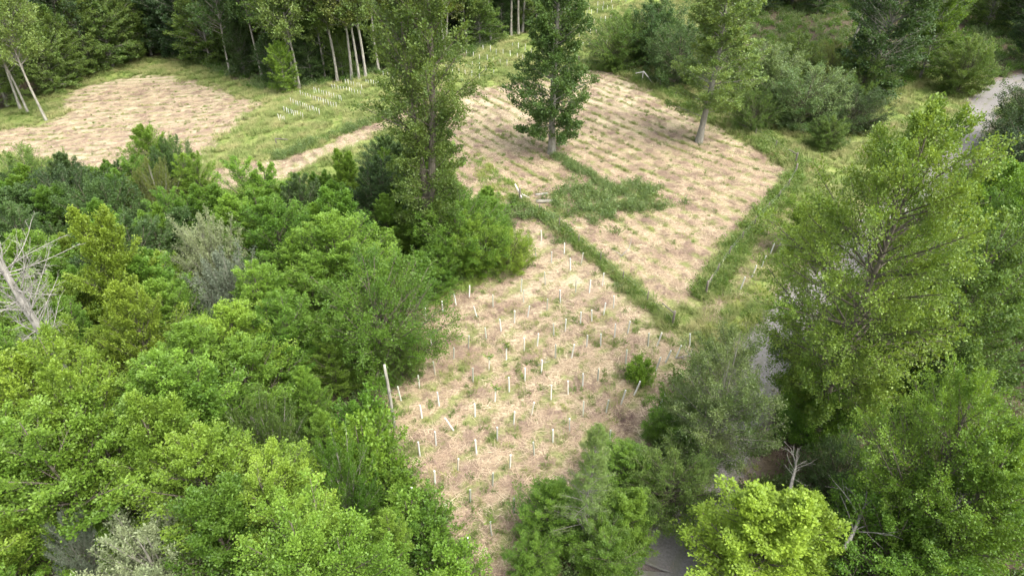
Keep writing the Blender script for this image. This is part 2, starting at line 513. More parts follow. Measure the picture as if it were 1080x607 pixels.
# road: a crowned gravel strip with ragged edges
def build_road():
    m, nt, out = nodes('gravel_road')
    g = N(nt, 'NewGeometry')
    t = N(nt, 'Attribute', attribute_name='across')
    n1 = noise(nt, g.outputs['Position'], 7.0, 6, 0.75)
    n2 = noise(nt, g.outputs['Position'], 0.5, 4, 0.6)
    col = ramp(nt, n1, [(0.3, (0.098, 0.090, 0.082)), (0.55, (0.165, 0.154, 0.143)), (0.75, (0.245, 0.230, 0.215))])
    tr = math_(nt, 'COSINE', math_(nt, 'MULTIPLY', t.outputs['Fac'], 9.0))
    mid = mixc(nt, mixc(nt, col, (0.12, 0.105, 0.09), math_(nt, 'MULTIPLY', ramp(nt, n2, [(0.5, (0, 0, 0)), (0.7, (1, 1, 1))]), 0.5)), (0.11, 0.115, 0.065), math_(nt, 'MULTIPLY', ramp(nt, math_(nt, 'MULTIPLY_ADD', tr, 0.18, n2), [(0.5, (0, 0, 0)), (0.75, (1, 1, 1))]), 0.45))
    p = N(nt, 'BsdfPrincipled'); nt.links.new(mid, p.inputs['Base Color']); p.inputs['Roughness'].default_value = 0.95
    bp = N(nt, 'Bump'); bp.inputs['Strength'].default_value = 0.5; bp.inputs['Distance'].default_value = 0.04
    nt.links.new(n1, bp.inputs['Height']); nt.links.new(bp.outputs[0], p.inputs['Normal'])
    nt.links.new(p.outputs[0], out.inputs[0])
    L = smooth_line([tuple(v) for v in ROADL[::2]], 6)
    T = unit(np.gradient(L, axis=0)); Nn = np.stack([T[:, 1], -T[:, 0]], -1)
    k = np.linspace(-1, 1, 9); w = ROAD_W
    s = np.arange(len(L))
    jl = 1 + 0.22 * (fbm(s / 7.0, s * 0 + 3, 2, 3) - 0.5); jr = 1 + 0.22 * (fbm(s / 7.0, s * 0 + 9, 4, 3) - 0.5)
    off = np.where(k[None, :] < 0, k[None, :] * jl[:, None], k[None, :] * jr[:, None]) * w
    xy = L[:, None, :] + Nn[:, None, :] * off[..., None]
    z = terrain(xy[..., 0], xy[..., 1]) + 0.05 * (1 - k[None, :] ** 2) - 0.05 * np.abs(k[None, :]) ** 8 + 0.02
    v = np.concatenate([xy, z[..., None]], -1).reshape(-1, 3)
    ii = np.arange(len(L) * 9).reshape(len(L), 9)
    qq = np.stack([ii[:-1, :-1], ii[:-1, 1:], ii[1:, 1:], ii[1:, :-1]], -1).reshape(-1, 4)
    me = make_mesh('road', v, qq, None, [m], {'across': ('POINT', np.tile(k, len(L)))}, smooth=True)
    o = link('road', me)
    tag(o, 'grey gravel forest road running past the clearing', None, kind='structure')


build_road()


# ------------------------------------------------------------------ tree builder
def tubes(o, d, L, bend, r0, r1, segs, sides):
    """tapered tubes along n curved branches; returns verts, quads"""
    n = len(o)
    s = np.linspace(0, 1, segs + 1)
    pts = o[:, None, :] + L[:, None, None] * (d[:, None, :] * s[None, :, None] + bend[:, None, :] * (s ** 2)[None, :, None])
    tg = unit(d[:, None, :] + 2 * bend[:, None, :] * s[None, :, None])
    ref = np.where(np.abs(tg[..., 2:3]) > 0.9, np.array([1.0, 0, 0]), UP)
    a = unit(np.cross(tg, ref)); b = np.cross(tg, a)
    th = np.arange(sides) * 2 * np.pi / sides
    r = (r0[:, None] * (1 - s[None, :]) + r1[:, None] * s[None, :])
    v = pts[:, :, None, :] + r[:, :, None, None] * (a[:, :, None, :] * np.cos(th)[None, None, :, None] + b[:, :, None, :] * np.sin(th)[None, None, :, None])
    ii = np.arange(n * (segs + 1) * sides).reshape(n, segs + 1, sides)
    jj = np.roll(ii, -1, axis=2)
    qd = np.stack([ii[:, :-1], jj[:, :-1], jj[:, 1:], ii[:, 1:]], -1).reshape(-1, 4)
    return v.reshape(-1, 3), qd


def polytube(pts, radii, sides):
    pts = np.asarray(pts, float); tg = unit(np.gradient(pts, axis=0))
    ref = np.where(np.abs(tg[:, 2:3]) > 0.98, np.array([1.0, 0, 0]), UP)
    ref = np.array([1.0, 0.1, 0]) + 0 * tg if np.mean(np.abs(tg[:, 2])) > 0.7 else ref
    a = unit(np.cross(tg, ref)); b = np.cross(tg, a)
    th = np.arange(sides) * 2 * np.pi / sides
    v = pts[:, None, :] + np.asarray(radii)[:, None, None] * (a[:, None, :] * np.cos(th)[None, :, None] + b[:, None, :] * np.sin(th)[None, :, None])
    ii = np.arange(len(pts) * sides).reshape(len(pts), sides); jj = np.roll(ii, -1, 1)
    qd = np.stack([ii[:-1], jj[:-1], jj[1:], ii[1:]], -1).reshape(-1, 4)
    return v.reshape(-1, 3), qd


def merge(lst):
    vs = []; qs = []; o = 0
    for v, q_ in lst:
        vs.append(v); qs.append(q_ + o); o += len(v)
    return np.concatenate(vs), np.concatenate(qs)


def kids(r, par, k, s0, s1, ang, angj, planar, ratio, taper, up, wild=0.08):
    o, d, L, bd = par
    n = len(o)
    s = s0 + (s1 - s0) * (np.arange(k)[None, :] + r.uniform(0.1, 0.9, (n, k))) / k
    Pp = o[:, None] + L[:, None, None] * (d[:, None] * s[..., None] + bd[:, None] * (s ** 2)[..., None])
    T = unit(d[:, None] + 2 * bd[:, None] * s[..., None])
    S = unit(np.cross(T, UP) + 1e-4) * np.where(np.arange(k) % 2 == 0, 1, -1)[None, :, None]
    R = r.normal(size=(n, k, 3)); R = unit(R - (R * T).sum(-1, keepdims=True) * T)
    pp = unit(planar * S + (1 - planar) * R)
    a = ang + r.normal(0, angj, (n, k))
    a = a * (1 - 0.35 * s)
    D = T * np.cos(a)[..., None] + pp * np.sin(a)[..., None]
    LL = L[:, None] * ratio * (1 - taper * s) * r.uniform(0.65, 1.25, (n, k))
    B = UP * up + r.normal(0, wild, (n, k, 3))
    f = lambda z: z.reshape(-1, 3)
    return f(Pp), unit(f(D)), LL.reshape(-1), f(B)


def leaves(r, par, m, size, aspect, flat, spread, hang=0.0, s0=0.1):
    o, d, L, bd = par
    n = len(o)
    s = s0 + (1 - s0) * (np.arange(m)[None, :] + r.uniform(0, 1, (n, m))) / m
    Pp = o[:, None] + L[:, None, None] * (d[:, None] * s[..., None] + bd[:, None] * (s ** 2)[..., None])
    Pp = Pp + r.normal(0, spread, (n, m, 3))
    T = unit(d[:, None] + 2 * bd[:, None] * s[..., None])
    Nn = unit(UP * flat + r.normal(0, 1, (n, m, 3)) * (1 - flat) + 0.0)
    S = np.cross(T, Nn) * np.where(np.arange(m) % 2 == 0, 1, -1)[None, :, None]
    D = unit(T * 0.7 + S * r.uniform(0.3, 1.2, (n, m))[..., None] - UP * hang + r.normal(0, 0.25, (n, m, 3)))
    Nn = unit(Nn - (Nn * D).sum(-1, keepdims=True) * D)
    W = np.cross(D, Nn)
    ln = (size * r.uniform(0.65, 1.3, (n, m)))[..., None]
    v = np.stack([Pp, Pp + D * ln * 0.5 + W * ln * aspect * 0.5, Pp + D * ln, Pp + D * ln * 0.5 - W * ln * aspect * 0.5], 2)
    nl = n * m
    q3 = Pp.reshape(-1, 3)
    patch = fbm(q3[:, 0] * 0.7 + q3[:, 2] * 0.3, q3[:, 1] * 0.7 - q3[:, 2] * 0.45, 3, 3)
    tone = np.repeat(r.uniform(0, 1, n), m) * 0.35 + r.uniform(0, 0.35, nl) + (patch - 0.5) * 1.3 + 0.15
    return v.reshape(-1, 3), np.arange(nl * 4).reshape(nl, 4), np.clip(tone, 0, 1)


def build_tree(seed, H, prof, cb=0.1, n1=60, e0=0.5, e1=1.2, up1=0.05, k2=10, k3=5, m=6, leaf=0.13, aspect=0.62, flat=0.6,
               planar=0.75, r2=0.55, r3=0.38, ang2=0.85, up2=0.0, rad=None, stems=1, wob=0.02, lean=(0, 0), bark='brown',
               spread=0.05, hang=0.0, gap=0.0, sparse=0, top=1.0, forkr=0.12, twigs=True, s2=0.18, wood3=False):
    """stem(s), limbs, twigs and leaf faces. prof(t) = crown radius at height fraction t. Returns trunk mesh, crown mesh"""
    r = np.random.default_rng(seed)
    rad = rad or H * 0.017
    wood = []; L1 = []
    for si in range(stems):
        hs = H * (1 if si == 0 else r.uniform(0.82, 0.97))
        nseg = 12
        t = np.linspace(0, 1, nseg)
        az = r.uniform(0, 6.28) + si * 2.4
        off = np.zeros((nseg, 3))
        ph = r.uniform(0, 6.28, 4)
        off[:, 0] = (np.sin(t * 5 + ph[0]) - math.sin(ph[0])) * wob * H * 0.5 + lean[0] * t ** 1.2 * H
        off[:, 1] = (np.sin(t * 5.7 + ph[1]) - math.sin(ph[1])) * wob * H * 0.5 + lean[1] * t ** 1.2 * H
        if stems > 1:
            off[:, 0] += math.cos(az) * forkr * H * t ** 0.8; off[:, 1] += math.sin(az) * forkr * H * t ** 0.8
        off[:, 2] = t * hs * 0.97 - 0.25 * (1 - t)
        rr = rad / math.sqrt(stems) ** 0.7 * (1 - t) ** 0.85 + 0.012
        rr[0] *= 1.35
        wood.append(polytube(off, rr, 9 if H > 12 else 7))
        nn = max(4, int(n1 / stems))
        th = cb + (1.0 - cb) * ((np.arange(nn) + r.uniform(0, 1, nn)) / nn) ** 0.92
        if gap:
            th = th[hash_noise(th * 9, th * 0 + seed, seed) > gap]; nn = len(th)
        azs = np.arange(nn) * 2.39996 + r.normal(0, 0.45, nn)
        el = e0 + (e1 - e0) * th + r.normal(0, 0.10, nn)
        lob = 1 + 0.22 * np.sin(azs * 2 + ph[2] + th * 7) * np.sin(azs * 3 + ph[3])       # uneven outline
        R = np.array([prof(x) for x in th]) * r.uniform(0.66, 1.08, nn) * lob
        if stems > 1: R = R * 0.74
        ho = np.clip(th - R * np.tan(np.clip(el, -0.4, 1.15)) / hs - 0.02, cb * 0.75, 0.93)
        o = np.stack([np.interp(ho, t, off[:, i]) for i in range(3)], -1)
        cx = np.stack([np.interp(np.minimum(th, 1), t, off[:, i]) for i in range(2)], -1)
        tgt = np.stack([cx[:, 0] + R * np.cos(azs), cx[:, 1] + R * np.sin(azs), th * hs], -1)
        bd = UP * up1 + r.normal(0, 0.06, (nn, 3))
        Ln = np.linalg.norm(tgt - o, axis=1) + 0.05
        d = (tgt - o) / Ln[:, None] - bd
        th = ho
        L1.append((o, d, Ln, bd, np.interp(th, t, rr)))
    o, d, Ln, bd, rr = [np.concatenate([x[i] for x in L1]) for i in range(5)]
    par = (o, d, Ln, bd)
    br = np.minimum(0.010 + Ln * 0.010, rr * 0.6)
    wood.append(tubes(o, d, Ln, bd, br, br * 0.2 + 0.003, 4, 5))
    p2 = kids(r, par, k2, s2, 1.0, ang2, 0.2, planar, r2, 0.72, up2)
    if twigs:
        w2 = 0.005 + p2[2] * 0.008
        wood.append(tubes(*p2, w2, w2 * 0.3, 2, 3))
    # the tip of each limb goes on as a twig
    tip = (o + Ln[:, None] * (d * 0.7 + bd * 0.49), unit(d + 1.4 * bd), Ln * 0.36, bd * 0.5)
    p3 = kids(r, p2, k3, 0.1, 1.0, 0.8, 0.25, planar, r3, 0.5, up2 * 0.6)
    pt = kids(r, tip, k3 * 2, 0.0, 1.0, 0.8, 0.25, planar, 0.45, 0.6, up2)
    if wood3:
        w3 = 0.004 + p3[2] * 0.006
        wood.append(tubes(*p3, w3, w3 * 0.3, 1, 3))
    vs = []; qs = []; at_ = []; oo = 0
    for pp, mm in ((p3, m), (pt, m), (p2, max(2, m // 2))):
        v, q_, a = leaves(r, pp, mm, leaf, aspect, flat, spread, hang)
        vs.append(v); qs.append(q_ + oo); at_.append(a); oo += len(v)
    cv, cq, ca = np.concatenate(vs), np.concatenate(qs), np.concatenate(at_)
    wv, wq = merge(wood)
    tm = make_mesh('trunk', wv, wq, None, [BARK[bark]], None, smooth=True)
    cm = make_mesh('crown', cv, cq, None, [LEAF['mid']], {'v': ('FACE', ca)})
    return tm, cm


def bare_tree(seed, H, n1, rad, bark, cb=0.35, R=3.0, snapped=True):
    r = np.random.default_rng(seed)
    t = np.linspace(0, 1, 14)
    off = np.stack([0.25 * np.sin(t * 4), 0.2 * np.sin(t * 3 + 1), t * H], -1); off[0, 2] = -0.2
    rr = rad * (1 - 0.62 * t) if snapped else rad * (1 - t) ** 0.9 + 0.02
    wood = []
    tv = polytube(off, rr, 12)
    if snapped:   # a jagged, splintered break
        v, q_ = tv; v[-12:, 2] += r.uniform(-0.5, 0.9, 12); v[-12:, :2] += r.normal(0, 0.03, (12, 2)); tv = (v, q_)
    wood.append(tv)
    th = cb + (0.97 - cb) * r.uniform(0, 1, n1)
    o = np.stack([np.interp(th, t, off[:, i]) for i in range(3)], -1)
    azs = r.uniform(0, 6.28, n1); el = r.uniform(-0.1, 1.0, n1)
    d = np.stack([np.cos(azs) * np.cos(el), np.sin(azs) * np.cos(el), np.sin(el)], -1)
    L = R * r.uniform(0.35, 1.2, n1); bd = UP * 0.16 + r.normal(0, 0.24, (n1, 3))
    w = 0.016 + L * 0.009
    br = [tubes(o, d, L, bd, w, w * 0.3, 5, 5)]
    p2 = kids(r, (o, d, L, bd), 7, 0.2, 1, 0.8, 0.3, 0.3, 0.5, 0.6, 0.1, 0.15)
    w2 = 0.007 + p2[2] * 0.006; br.append(tubes(*p2, w2, w2 * 0.4, 3, 4))
    p3 = kids(r, p2, 4, 0.2, 1, 0.7, 0.3, 0.3, 0.5, 0.5, 0.05, 0.15)
    w3 = 0.006 + p3[2] * 0.006; br.append(tubes(*p3, w3, w3 * 0.5, 2, 3))
    v, q_ = merge(wood)
    bv, bq = merge(br)
    return make_mesh('trunk', v, q_, None, [BARK[bark]], None, True), make_mesh('branches', bv, bq, None, [BARK[bark]], None, True)


# crown outlines
def ell(R, tc=0.45, p=2.2, low=0.72):
    """bulging crown: widest at tc, closing to a rounded top, drawing in to `low` of R at the foot"""
    def f(t):
        if t >= tc: return R * max(0.0, 1 - ((t - tc) / (1.001 - tc)) ** p) ** (1 / p) + 0.05
        return R * (low + (1 - low) * math.sin(math.pi / 2 * t / tc))
    return f


MESH = {}


def T_(key, *a, **k):
    MESH[key] = build_tree(*a, **k)


for i in range(5):      # young hornbeam / beech of the thicket: layered pointed sprays
    T_('spray%d' % i, 100 + i, 6.6 + 0.4 * i, ell((3.2, 2.9, 3.4, 3.1, 3.3)[i], (0.35, 0.3, 0.42, 0.25, 0.4)[i], (1.6, 1.35, 1.8, 1.4, 1.7)[i], 0.8), cb=0.06, n1=92, e0=0.3, e1=1.0, up1=-0.09 - 0.04 * (i % 3), k2=14, k3=6, m=6,
       leaf=0.102, flat=0.60, planar=0.76, stems=1 + i % 3, bark='brown', wob=0.03, forkr=0.12, r2=0.42, r3=0.42, spread=0.055)
for i in range(2):      # round-headed broadleaf
    T_('round%d' % i, 200 + i, 7.0, ell(3.7, 0.5, 2.3, 0.75), cb=0.10, n1=84, e0=0.1, e1=1.0, up1=0.05, k2=10, k3=6, m=9, leaf=0.098, aspect=0.72, flat=0.5, planar=0.5,
       stems=1 + i % 2, bark='brown', spread=0.08, r2=0.48)
for i in range(1):      # fine-leaved willow domes
    T_('willow%d' % i, 300 + i, 5.0, ell(3.6, 0.35, 2.2, 0.85), cb=0.03, n1=120, e0=0.5, e1=1.2, up1=0.06, k2=12, k3=6, m=5, leaf=0.12, aspect=0.34, flat=0.15, planar=0.1, r2=0.34, r3=0.35,
       ang2=0.5, up2=0.12, stems=4, forkr=0.10, bark='grey')
MESH['round2'] = MESH['round0']; MESH['willow1'] = MESH['willow0']
for i in range(2):      # small shrub
    T_('shrub%d' % i, 320 + i, 2.6, ell(1.6, 0.5, 2.2, 0.7), cb=0.05, n1=46, e0=0.4, e1=1.2, up1=0.05, k2=8, k3=4, m=5, leaf=0.12, flat=0.4, planar=0.4, stems=3, forkr=0.10, bark='brown')
T_('oak', 400, 23.0, lambda t: 4.4 * (0.86 + 0.16 * math.sin(t * 19 + 1)) * (1 - 0.85 * max(0, t - 0.3)) * min(1, 9 * (1.03 - t)), cb=0.085, n1=122, e0=-0.1, e1=0.8, up1=0.04, k2=11, k3=6, m=6,
   leaf=0.21, aspect=0.75, flat=0.4, planar=0.4, rad=0.40, bark='grey', spread=0.13, r2=0.45, wob=0.008)
T_('tall', 401, 26.0, lambda t: float(np.interp(t, [0.1, 0.28, 0.36, 0.46, 0.56, 1.0], [4.8, 4.4, 3.1, 3.3, 4.9, 4.4])) * (0.85 + 0.2 * math.sin(t * 23)) * min(1, 6 * (1.03 - t)), cb=0.12, n1=150, e0=0.0, e1=0.8, up1=0.03, k2=11, k3=6, m=5,
   leaf=0.17, aspect=0.7, flat=0.42, planar=0.45, rad=0.50, stems=2, forkr=0.03, bark='brown', spread=0.12, r2=0.46)
T_('feather', 402, 22.0, lambda t: 5.6 * (1.06 - t) ** 0.55 * (0.9 + 0.12 * math.sin(t * 21)), cb=0.19, n1=118, e0=-0.1, e1=0.7, up1=-0.02, k2=13, k3=6, m=6, leaf=0.205, aspect=0.6, flat=0.55, planar=0.6,
   rad=0.36, bark='grey', r2=0.42, spread=0.09)
T_('layered', 409, 22.0, ell(6.1, 0.52, 2.0, 0.36), cb=0.16, n1=120, e0=-0.1, e1=0.7, up1=0.0, k2=15, k3=7, m=7, leaf=0.145, aspect=0.75, flat=0.5, planar=0.5, rad=0.34, bark='brown', spread=0.11, r2=0.50, r3=0.42, s2=0.25)
T_('large0', 410, 18.0, ell(6.2, 0.55, 2.2, 0.5), cb=0.20, n1=108, e0=-0.05, e1=1.0, up1=0.05, k2=15, k3=7, m=6, leaf=0.14, aspect=0.75, flat=0.5, planar=0.5, rad=0.36, bark='brown', spread=0.09, r2=0.45)
T_('large1', 411, 16.0, ell(6.0, 0.45, 2.0, 0.6), cb=0.14, n1=100, e0=-0.05, e1=1.0, up1=0.0, k2=15, k3=7, m=6, leaf=0.14, aspect=0.75, flat=0.55, planar=0.6, rad=0.32, bark='brown', spread=0.09, stems=2, forkr=0.05, r2=0.45)
T_('birch', 412, 11.0, ell(5.0, 0.45, 2.2, 0.65), cb=0.10, n1=92, e0=0.1, e1=1.0, up1=0.03, k2=13, k3=7, m=7, leaf=0.098, aspect=0.72, flat=0.3, planar=0.3, rad=0.15, bark='grey', spread=0.10, stems=3, forkr=0.06, r2=0.45)
T_('larch', 413, 10.5, lambda t: 2.3 * (1.03 - t) ** 0.7, cb=0.15, n1=100, e0=0.0, e1=0.5, up1=-0.05, k2=12, k3=6, m=5, leaf=0.09, aspect=0.26, flat=0.1, planar=0.6, r2=0.34, r3=0.4,
   up2=-0.12, rad=0.11, bark='grey', spread=0.03)
for i in range(4):      # tall woodland trees, long bare boles
    T_('bole%d' % i, 500 + i, 26.0, ell(4.4, 0.65, 2.2, 0.35), cb=(0.34, 0.42, 0.28, 0.38)[i], n1=80, e0=0.0, e1=1.0, up1=0.05,
       k2=9, k3=5, m=5, leaf=0.27, aspect=0.78, flat=0.45, planar=0.5, rad=0.19, bark=('pale', 'grey', 'grey', 'pale')[i], spread=0.15, stems=(1, 1, 2, 1)[i], forkr=0.03, lean=((0.01, 0), (-0.02, 0), (0.015, 0.01), (0.03, 0))[i])
for i in range(3):      # edge-of-wood trees leafy to the ground
    T_('edge%d' % i, 520 + i, 17.0, ell(5.2, 0.38, 1.9, 0.8), cb=0.06, n1=110, e0=-0.1, e1=0.9, up1=-0.04, k2=10, k3=5, m=5, leaf=0.25, aspect=0.72, flat=0.6, planar=0.7,
       rad=0.26, bark='grey', spread=0.12, r2=0.46)
MESH['dead'] = bare_tree(600, 16.8, 60, 0.40, 'dead', 0.62, 2.5, True)


TREES = []


HT = {}
for k, (tm, cm) in MESH.items():
    b = np.empty(len(cm.vertices) * 3, np.float32); cm.vertices.foreach_get('co', b)
    HT[k] = float(np.percentile(b[2::3], 99.6))


def tree(key, x, y, H, mat, name, label, cat='tree', group=None, wide=1.0, rot=None, bark=None, tilt=(0, 0)):
    """an Empty at the foot of the tree with its own trunk and crown"""
    tm, cm = MESH[key]
    z = float(terrain(x, y))
    e = link(name, None, None, (x, y, z - 0.03))
    e.empty_display_size = 0.5
    s = H / HT[key]
    e.scale = (s * wide, s * wide, s)
    e.rotation_euler = (tilt[0], tilt[1], rng.uniform(0, 6.28) if rot is None else rot)
    dead = key.startswith('dead')
    a = link('trunk', tm, e)
    b = link('branches' if dead else 'crown', cm, e)
    if bark:
        a.material_slots[0].link = 'OBJECT'; a.material_slots[0].material = BARK[bark]
    if mat:
        b.material_slots[0].link = 'OBJECT'; b.material_slots[0].material = LEAF[mat]
    tag(e, label, cat, group)
    TREES.append((e, x, y, z, H))
    return e


def top_at(px, py, H):
    return at(px, py, H)




# ------------------------------------------------------------------ single trees in and round the fields
def spot(px, py, h):
    return at(px, py, h)


ox, oy = at(582, 162)
tree('oak', ox, oy, 23.5, 'oakleaf', 'oak_tree', 'dark green oak with straight grey trunk standing alone in the upper straw field', rot=1.0)
tx, ty = at(457, 274)
tree('tall', tx, ty, 27, 'mid', 'forked_tree', 'tall loose-crowned tree with twin trunks rising from the thicket beside the straw fields', rot=2.2)
fx, fy = at(737, 150)
tree('feather', fx, fy, 23, 'pale', 'pale_green_tree', 'pale green feathery tree with bare grey trunk at upper edge of straw field', rot=0.4, wide=1.0)
x, y = at(615, 580)
tree('larch', x, y, 9.6, 'larch', 'larch_tree', 'slender feathery larch with visible trunk at the near end of the clearing', rot=0.3)
x, y = -24.8, 28.4
tree('dead', x, y, 16.5, None, 'dead_tree', 'snapped dead grey trunk with bare branches above the thicket at left', rot=0.6)
x, y = at(672, 402)
tree('shrub0', x, y, 2.2, 'bright', 'small_bush', 'small round green bush standing among the tubes near the hedge end', 'bush', rot=0.4, wide=0.9)

# right-hand wood by the road
tree('layered', 19.0, 30.2, 21.8, 'summer', 'roadside_tree', 'tallest layered yellow-green tree overhanging the gravel road right of the clearing', 'tree', 'trees and bushes along the forest road', 0.80, rot=0.8)
for key, px, py, H, mat, wide, name, label in (
    ('large1', 1062, 222, 15.0, 'mid', 0.95, 'roadside_tree', 'dark green full tree at right edge, level with the overhung road'),
        ('large1', 1100, 178, 14.0, 'fresh', 0.85, 'roadside_tree', 'fresh green tree at right edge just below the visible upper road'),
    ('large0', 1036, 402, 13.0, 'bright', 0.78, 'corner_tree', 'bright green broad tree in the lower right corner of the picture'),
    ('large1', 1085, 470, 12.0, 'fresh', 0.95, 'corner_tree', 'green tree half cut by the right edge, below the bright corner tree'),
    ('birch', 770, 354, 10.0, 'aspen', 0.92, 'silver_leaved_tree', 'silvery green many-stemmed tree between the clearing and the road'),
    ('spray1', 786, 500, 8.5, 'yellow', 1.35, 'lime_green_tree', 'lime green tree at the bottom edge beside the road'),
    ('spray3', 858, 522, 7.0, 'yellow', 1.15, 'lime_green_tree', 'smaller lime green tree at the bottom edge right of the first'),
    ('spray0', 1066, 172, 11.0, 'bright', 1.05, 'roadside_tree', 'bright green bushy tree right of the road near the right edge'),
    ('round1', 868, 210, 5.5, 'lime', 1.2, 'roadside_bush', 'yellow-green bush at the right-hand corner of the upper straw field'),
    ('round0', 955, 300, 8.0, 'mid', 1.1, 'understorey_tree', 'dark understorey tree below the tallest tree, beside the road'),
    ('round1', 870, 400, 5.0, 'fresh', 1.2, 'understorey_tree', 'low green tree under the tallest tree, left of the dark gap'),
    ('round2', 960, 545, 6.5, 'fresh', 1.2, 'understorey_tree', 'green tree at the bottom edge left of the bright corner tree'),
    ('round0', 900, 480, 4.0, 'dark', 1.2, 'understorey_tree', 'low dark tree in the gap above the bottom lime tree'),
    ('round1', 722, 424, 4.0, 'fresh', 1.25, 'roadside_bush', 'fresh green bush at right edge of clearing beside the brush pile'),
    ('round2', 716, 482, 4.2, 'mid', 1.2, 'roadside_bush', 'silvery bush beside the road below the brush pile'),
    ('spray0', 664, 474, 3.8, 'bright', 1.3, 'near_bush', 'bright bush right behind the larch at the clearing end'),
    ('spray1', 662, 514, 4.4, 'bright', 1.25, 'near_bush', 'bright green bush at the bottom edge right of the larch'),
    ('spray3', 588, 512, 4.4, 'fresh', 1.35, 'near_bush', 'deep green bush at the bottom edge left of the larch'),
    ('spray2', 640, 556, 4.0, 'fresh', 1.3, 'near_bush', 'green bush in front of the larch foot at the bottom edge'),
    ('round1', 562, 568, 2.8, 'fresh', 1.2, 'near_bush', 'lowest green bush left of the larch at the clearing tip'),
):
    x, y = spot(px, py, H)
    if name in ('lime_green_tree', 'understorey_tree', 'roadside_tree'):
        rd = float(road_dist(np.array(x), np.array(y)))
        if rd < 3.4:      # stand clear of the carriageway
            i = np.argmin(np.hypot(ROADL[:, 0] - x, ROADL[:, 1] - y)); v = np.array([x, y]) - ROADL[i]
            v = v / (np.linalg.norm(v) + 1e-6); x, y = ROADL[i] + v * 3.5
    cat = 'bush' if 'bush' in name else 'tree'
    tree(key, float(x), float(y), H, mat, name, label, cat, 'trees and bushes along the forest road', wide)

# bushes and trees beyond the upper field
for key, px, py, H, mat, wide, name, label in (
    ('round0', 655, 14, 8.0, 'mid', 1.1, 'field_edge_bush', 'leftmost dark green bush at the top of the straw field'),
    ('round1', 692, 0, 9.5, 'dark', 1.2, 'field_edge_bush', 'dark round bush behind the leaning fence posts'),
    ('round2', 722, 24, 8.5, 'dark', 1.1, 'field_edge_bush', 'dark bush left of the pale feathery tree'),
    ('round1', 812, 48, 8.5, 'silver', 1.1, 'grey_green_bush', 'tall grey-green bush right of the pale feathery tree'),
    ('round2', 858, 70, 7.5, 'silver', 1.3, 'grey_green_bush', 'broad grey-green bush at the right corner of the upper field'),
    ('round0', 800, 95, 5.0, 'mid', 1.0, 'grey_green_bush', 'low green bush at the foot of the tall grey-green bush'),
    ('round0', 908, 92, 5.5, 'dark', 1.25, 'wood_edge_bush', 'dark bush in the grass between the broad grey-green bush and the road'),
    ('round1', 878, 122, 4.0, 'mid', 1.2, 'wood_edge_bush', 'low green bush in front of the broad grey-green bush'),
    ('round1', 848, 35, 8.0, 'mid', 1.1, 'wood_edge_bush', 'dark green bush behind the broad grey-green bush'),
    ('round2', 885, 45, 6.5, 'olive', 1.1, 'wood_edge_bush', 'olive bush below the two leaning trunks at top right'),
    ('round0', 915, 58, 6.0, 'mid', 1.1, 'wood_edge_bush', 'mid green bush left of the dark roadside tree'),
    ('edge0', 962, -60, 19.0, 'dark', 1.0, 'dark_tree', 'big dark green tree left of the upper road'),
    ('edge1', 1010, -35, 15.0, 'fresh', 0.8, 'dark_tree', 'narrow green tree beside the bend of the upper road'),
    ('round1', 1062, 48, 7.5, 'mid', 1.2, 'wood_edge_bush', 'grey-green bush where the road leaves at top right'),
    ('round2', 1122, 82, 9.0, 'dark', 1.2, 'wood_edge_bush', 'dark bush right of the upper road'),
    ('round0', 1132, 112, 9.0, 'deep', 1.1, 'wood_edge_bush', 'deep green bush at right edge beside the upper road'),
    ('round1', 1112, 140, 8.0, 'deep', 1.0, 'wood_edge_bush', 'blackish green bush shading the right side of the road'),
):
    x, y = spot(px, py, H)
    rd = float(road_dist(np.array(x), np.array(y)))
    if rd < 4.0:
        i = np.argmin(np.hypot(ROADL[:, 0] - x, ROADL[:, 1] - y)); v = np.array([x, y]) - ROADL[i]
        v = v / (np.linalg.norm(v) + 1e-6); x, y = ROADL[i] + v * 4.2
    tree(key, float(x), float(y), H, mat, name, label, 'tree' if 'tree' in name else 'bush', 'growth beyond the upper straw field', wide)
for px, py, lean_, label in ((893, 62, 0.10, 'left of two leaning bare trunks at top right of the picture'), (915, 48, 0.05, 'right of two leaning bare trunks at top right of the picture')):
    x, y = at(px, py)
    tree('bole1', x, y, 27, 'dark', 'leaning_tree', label, 'tree', 'growth beyond the upper straw field', tilt=(0.0, lean_))

